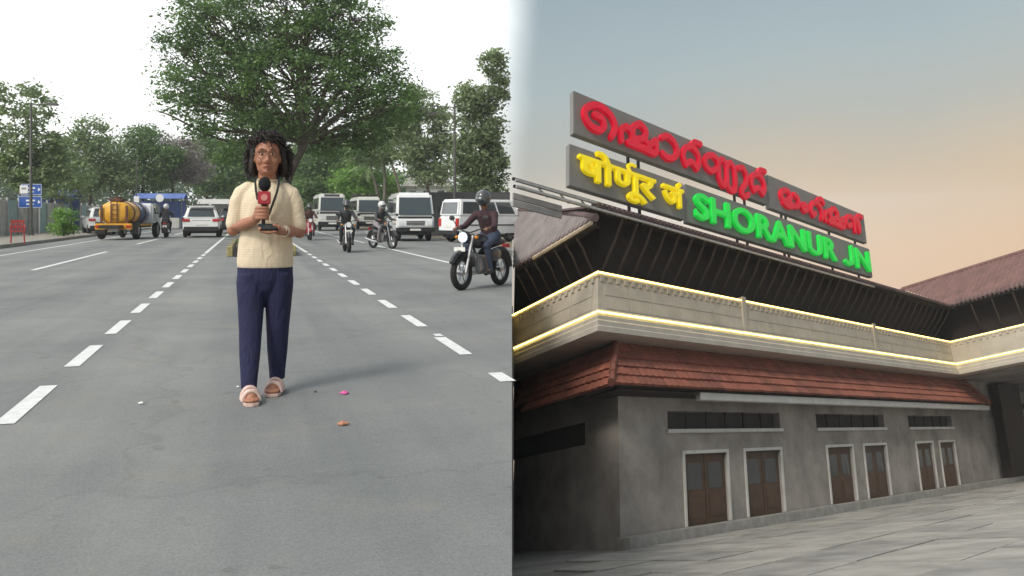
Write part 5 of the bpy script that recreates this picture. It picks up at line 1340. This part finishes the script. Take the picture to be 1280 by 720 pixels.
# hair: a full cap plus loose curls
M_HAIR = mat('hair', (.018, .012, .010), .55, .3, 30, .5, 120, spec=.5)
b = MB()
b.ell((HX, .032, 1.572), (.088, .098, .078), 20, 12); b.ell((HX, .065, 1.50), (.100, .080, .11), 18, 12)
for s_, w_ in ((-1, 1.0), (1, 1.12)):
    b.ell((HX + s_ * .084 * w_, .040, 1.515), (.026, .060, .075), 14, 10); b.ell((HX + s_ * .092 * w_, .045, 1.44), (.028, .060, .075), 14, 10); b.ell((HX + s_ * .088 * w_, .055, 1.405), (.024, .050, .035), 14, 10)
b.ell((HX, .085, 1.43), (.105, .05, .10), 16, 10)
ho = link('hair', remesh(b, 'hair', .010, 2), M_HAIR, rp, True)
rh = random.Random(31); b = MB()
for k in range(1300):
    th = rh.uniform(0, 2 * math.pi); zz = rh.uniform(1.385, 1.655)
    fz = 1 + abs(rh.gauss(0, .10))
    if zz > 1.57:
        rr_ = .102 * math.sqrt(max(.02, 1 - ((zz - 1.56) / .105) ** 2)) * fz; c0 = V(HX + rr_ * math.cos(th), .03 + rr_ * math.sin(th), zz)
    else:
        if math.sin(th) < -.28: continue
        wx = (.112 if math.cos(th) < 0 else .126) * fz * (1 - .25 * max(0, (1.42 - zz) / .07))
        c0 = V(HX + wx * math.cos(th), .045 + .10 * math.sin(th), zz)
    if c0.y < -.03 and zz < 1.592: continue
    cr = rh.uniform(.005, .011); ln = rh.uniform(.025, .06); ph = rh.uniform(0, 6.28); out_ = V(math.cos(th), math.sin(th), 0) * .010
    pts = [c0 + out_ * (j / 7) + V(cr * math.cos(ph + j * 1.1), cr * math.sin(ph + j * 1.1), -ln * j / 7 + .01) for j in range(8)]
    b.tube(pts, [.0028] * 7 + [.001], 3)
for k in range(110):    # short curls along the hairline
    x = rh.uniform(-.072, .072); c0 = V(HX + x, -.066 + abs(x) * .42, 1.604 - abs(x) * .10 + rh.uniform(-.006, .02)); ph = rh.uniform(0, 6.28)
    b.tube([c0 + V((.010 if x > 0 else -.010) * j / 3 + .006 * math.cos(ph + j), .006 * math.sin(ph + j), -.003 * j) for j in range(8)], .0028, 3)
b.build('curls', M_HAIR, ho, smooth=True)
# lanyard, watch
M_STRAP = mat('lanyard_black', (.015, .015, .017), .7, 0)
b = MB()
def ribbon(b, pts, w):
    pts = [Vector(p) for p in pts]
    for i in range(len(pts) - 1):
        d_ = (pts[i + 1] - pts[i]).normalized(); n_ = d_.cross(V(0, -1, 0)).normalized() * w / 2; q8 = [pts[i] - n_, pts[i + 1] - n_, pts[i + 1] + n_, pts[i] + n_]
        b.hexa([p + V(0, .002, 0) for p in q8] + [p + V(0, -.003, 0) for p in q8])
ribbon(b, [(-.052, -.03, 1.372), (-.060, -.072, 1.335), (-.056, -.112, 1.28), (-.046, -.132, 1.22)], .014)
ribbon(b, [(.078, -.03, 1.368), (.082, -.078, 1.325), (.070, -.118, 1.27), (.046, -.136, 1.20), (.018, -.138, 1.12)], .014)
b.build('lanyard', M_STRAP, rp)
b = MB(); wd_ = (ER - WR).normalized(); b.torus(WR + wd_ * .035, wd_, .031, .007, 20, 6); b.disc(WR + wd_ * .035 + V(0, -.033, .012), (0, -1, .35), .017, .008, 16); b.build('watch', mat('watch_pale_gold', (.62, .55, .42), .3, 0, metal=.5), rp, smooth=True)

# microphone, held in the hand
mrot = Matrix.Rotation(RRZ, 3, 'Z')
def rw_(p): return RP + Vector((.02, 0, 0)) + mrot @ (Vector(p) * RS)
mic = thing('microphone', rw_((MX, MY, 1.05)), RRZ, 'handheld microphone with black foam head and red cube in the reporter\'s hand', 'microphone')
mic.scale = (RS, RS, RS)
b = MB(); b.tube([(0, 0, 0), (0, 0, .10), (.004, 0, .21)], [.011, .013, .017], 12); b.build('handle', M_BLACKP, mic, smooth=True)
b = MB(); b.box((.005, 0, .180), (.076, .076, .078)); cb = b.build('flag_cube', mat('mic_flag_red', (.40, .035, .05), .5, .1, 20), mic, bevel=.006)
b = MB(); b.disc((.005, -.040, .182), (0, 1, 0), .02, .004, 18); b.build('emblem', mat('mic_emblem', (.6, .25, .22), .5, .1, 20), cb)
b = MB(); b.ell((.008, 0, .262), (.037, .037, .046), 18, 12); b.build('foam_head', mat('foam', (.012, .012, .013), .95, .2, 60, .6, 250), mic, smooth=True)
ph = thing('phone', rw_((PX - .005, PY, PZ - .012)), RRZ, 'dark mobile phone lying in the reporter\'s other hand', 'phone')
ph.scale = (RS, RS, RS)
b = MB(); b.box((0, 0, .012), (.125, .072, .010), rz=.25, rx=R(28)); bo = b.build('case', M_BLACKP, ph, bevel=.003)
b = MB(); b.box((0, -.0028, .0185), (.112, .064, .002), rz=.25, rx=R(28)); b.build('screen', M_GLASS, bo)

# bits lying on the asphalt
def scrap(x, y, r, c, label, name, cat, seed):
    rd = random.Random(seed); b = MB()
    n_ = 9; ring_ = [(x + r * rd.uniform(.5, 1.1) * math.cos(2 * math.pi * i / n_), y + r * rd.uniform(.5, 1.1) * math.sin(2 * math.pi * i / n_)) for i in range(n_)]
    vs_ = [V(px, py, .010 + rd.uniform(0, r * .25)) for px, py in ring_] + [V(x, y, .012 + r * .45)] + [V(px, py, .0085) for px, py in ring_]
    b.add(vs_, [(i, (i + 1) % n_, n_) for i in range(n_)] + [tuple(range(n_ + 1, 2 * n_ + 1))[::-1]] + [(i, i + n_ + 1, (i + 1) % n_ + n_ + 1, (i + 1) % n_) for i in range(n_)])
    o = b.build(name, mat(name + str(seed), c, .7, .25, 40), None, smooth=False); tag(o, label, cat)
scrap(-1.03, 5.42, .034, (.62, .10, .30), 'crumpled pink flower petals on the asphalt', 'petal_scrap', 'petals', 1)
scrap(-.89, 4.62, .034, (.42, .19, .11), 'reddish brown scrap on the asphalt', 'litter_scrap', 'litter', 2)
scrap(-2.16, 5.13, .018, (.7, .7, .66), 'small white paper scrap left of the sandals', 'paper_scrap', 'litter', 3)
scrap(-1.75, 5.62, .013, (.7, .7, .66), 'tiny white chip behind the forward sandal', 'paper_chip', 'litter', 4)
scrap(-1.22, 5.46, .010, (.05, .05, .05), 'tiny black pebble on the asphalt near the petals', 'pebble', 'pebble', 5)

# ================================================================== AIR
hz = bpy.data.materials.new('haze_air'); hz.use_nodes = True
t = hz.node_tree; t.nodes.clear(); o_ = t.nodes.new('ShaderNodeOutputMaterial'); pv = t.nodes.new('ShaderNodeVolumePrincipled')
pv.inputs['Color'].default_value = (.93, .95, .96, 1); pv.inputs['Density'].default_value = .0007; pv.inputs['Anisotropy'].default_value = .2
t.links.new(pv.outputs[0], o_.inputs['Volume'])
b = MB(); b.hexa([(-3300, -40, -140), (300, -40, -140), (300, 3300, -140), (-3300, 3300, -140), (-3300, -40, 16), (300, -40, 16), (300, 3300, 16), (-3300, 3300, 16)])
hb = b.build('haze', hz); hb['kind'] = 'stuff'; tag(hb, 'thin pale haze hanging over the street', 'haze')
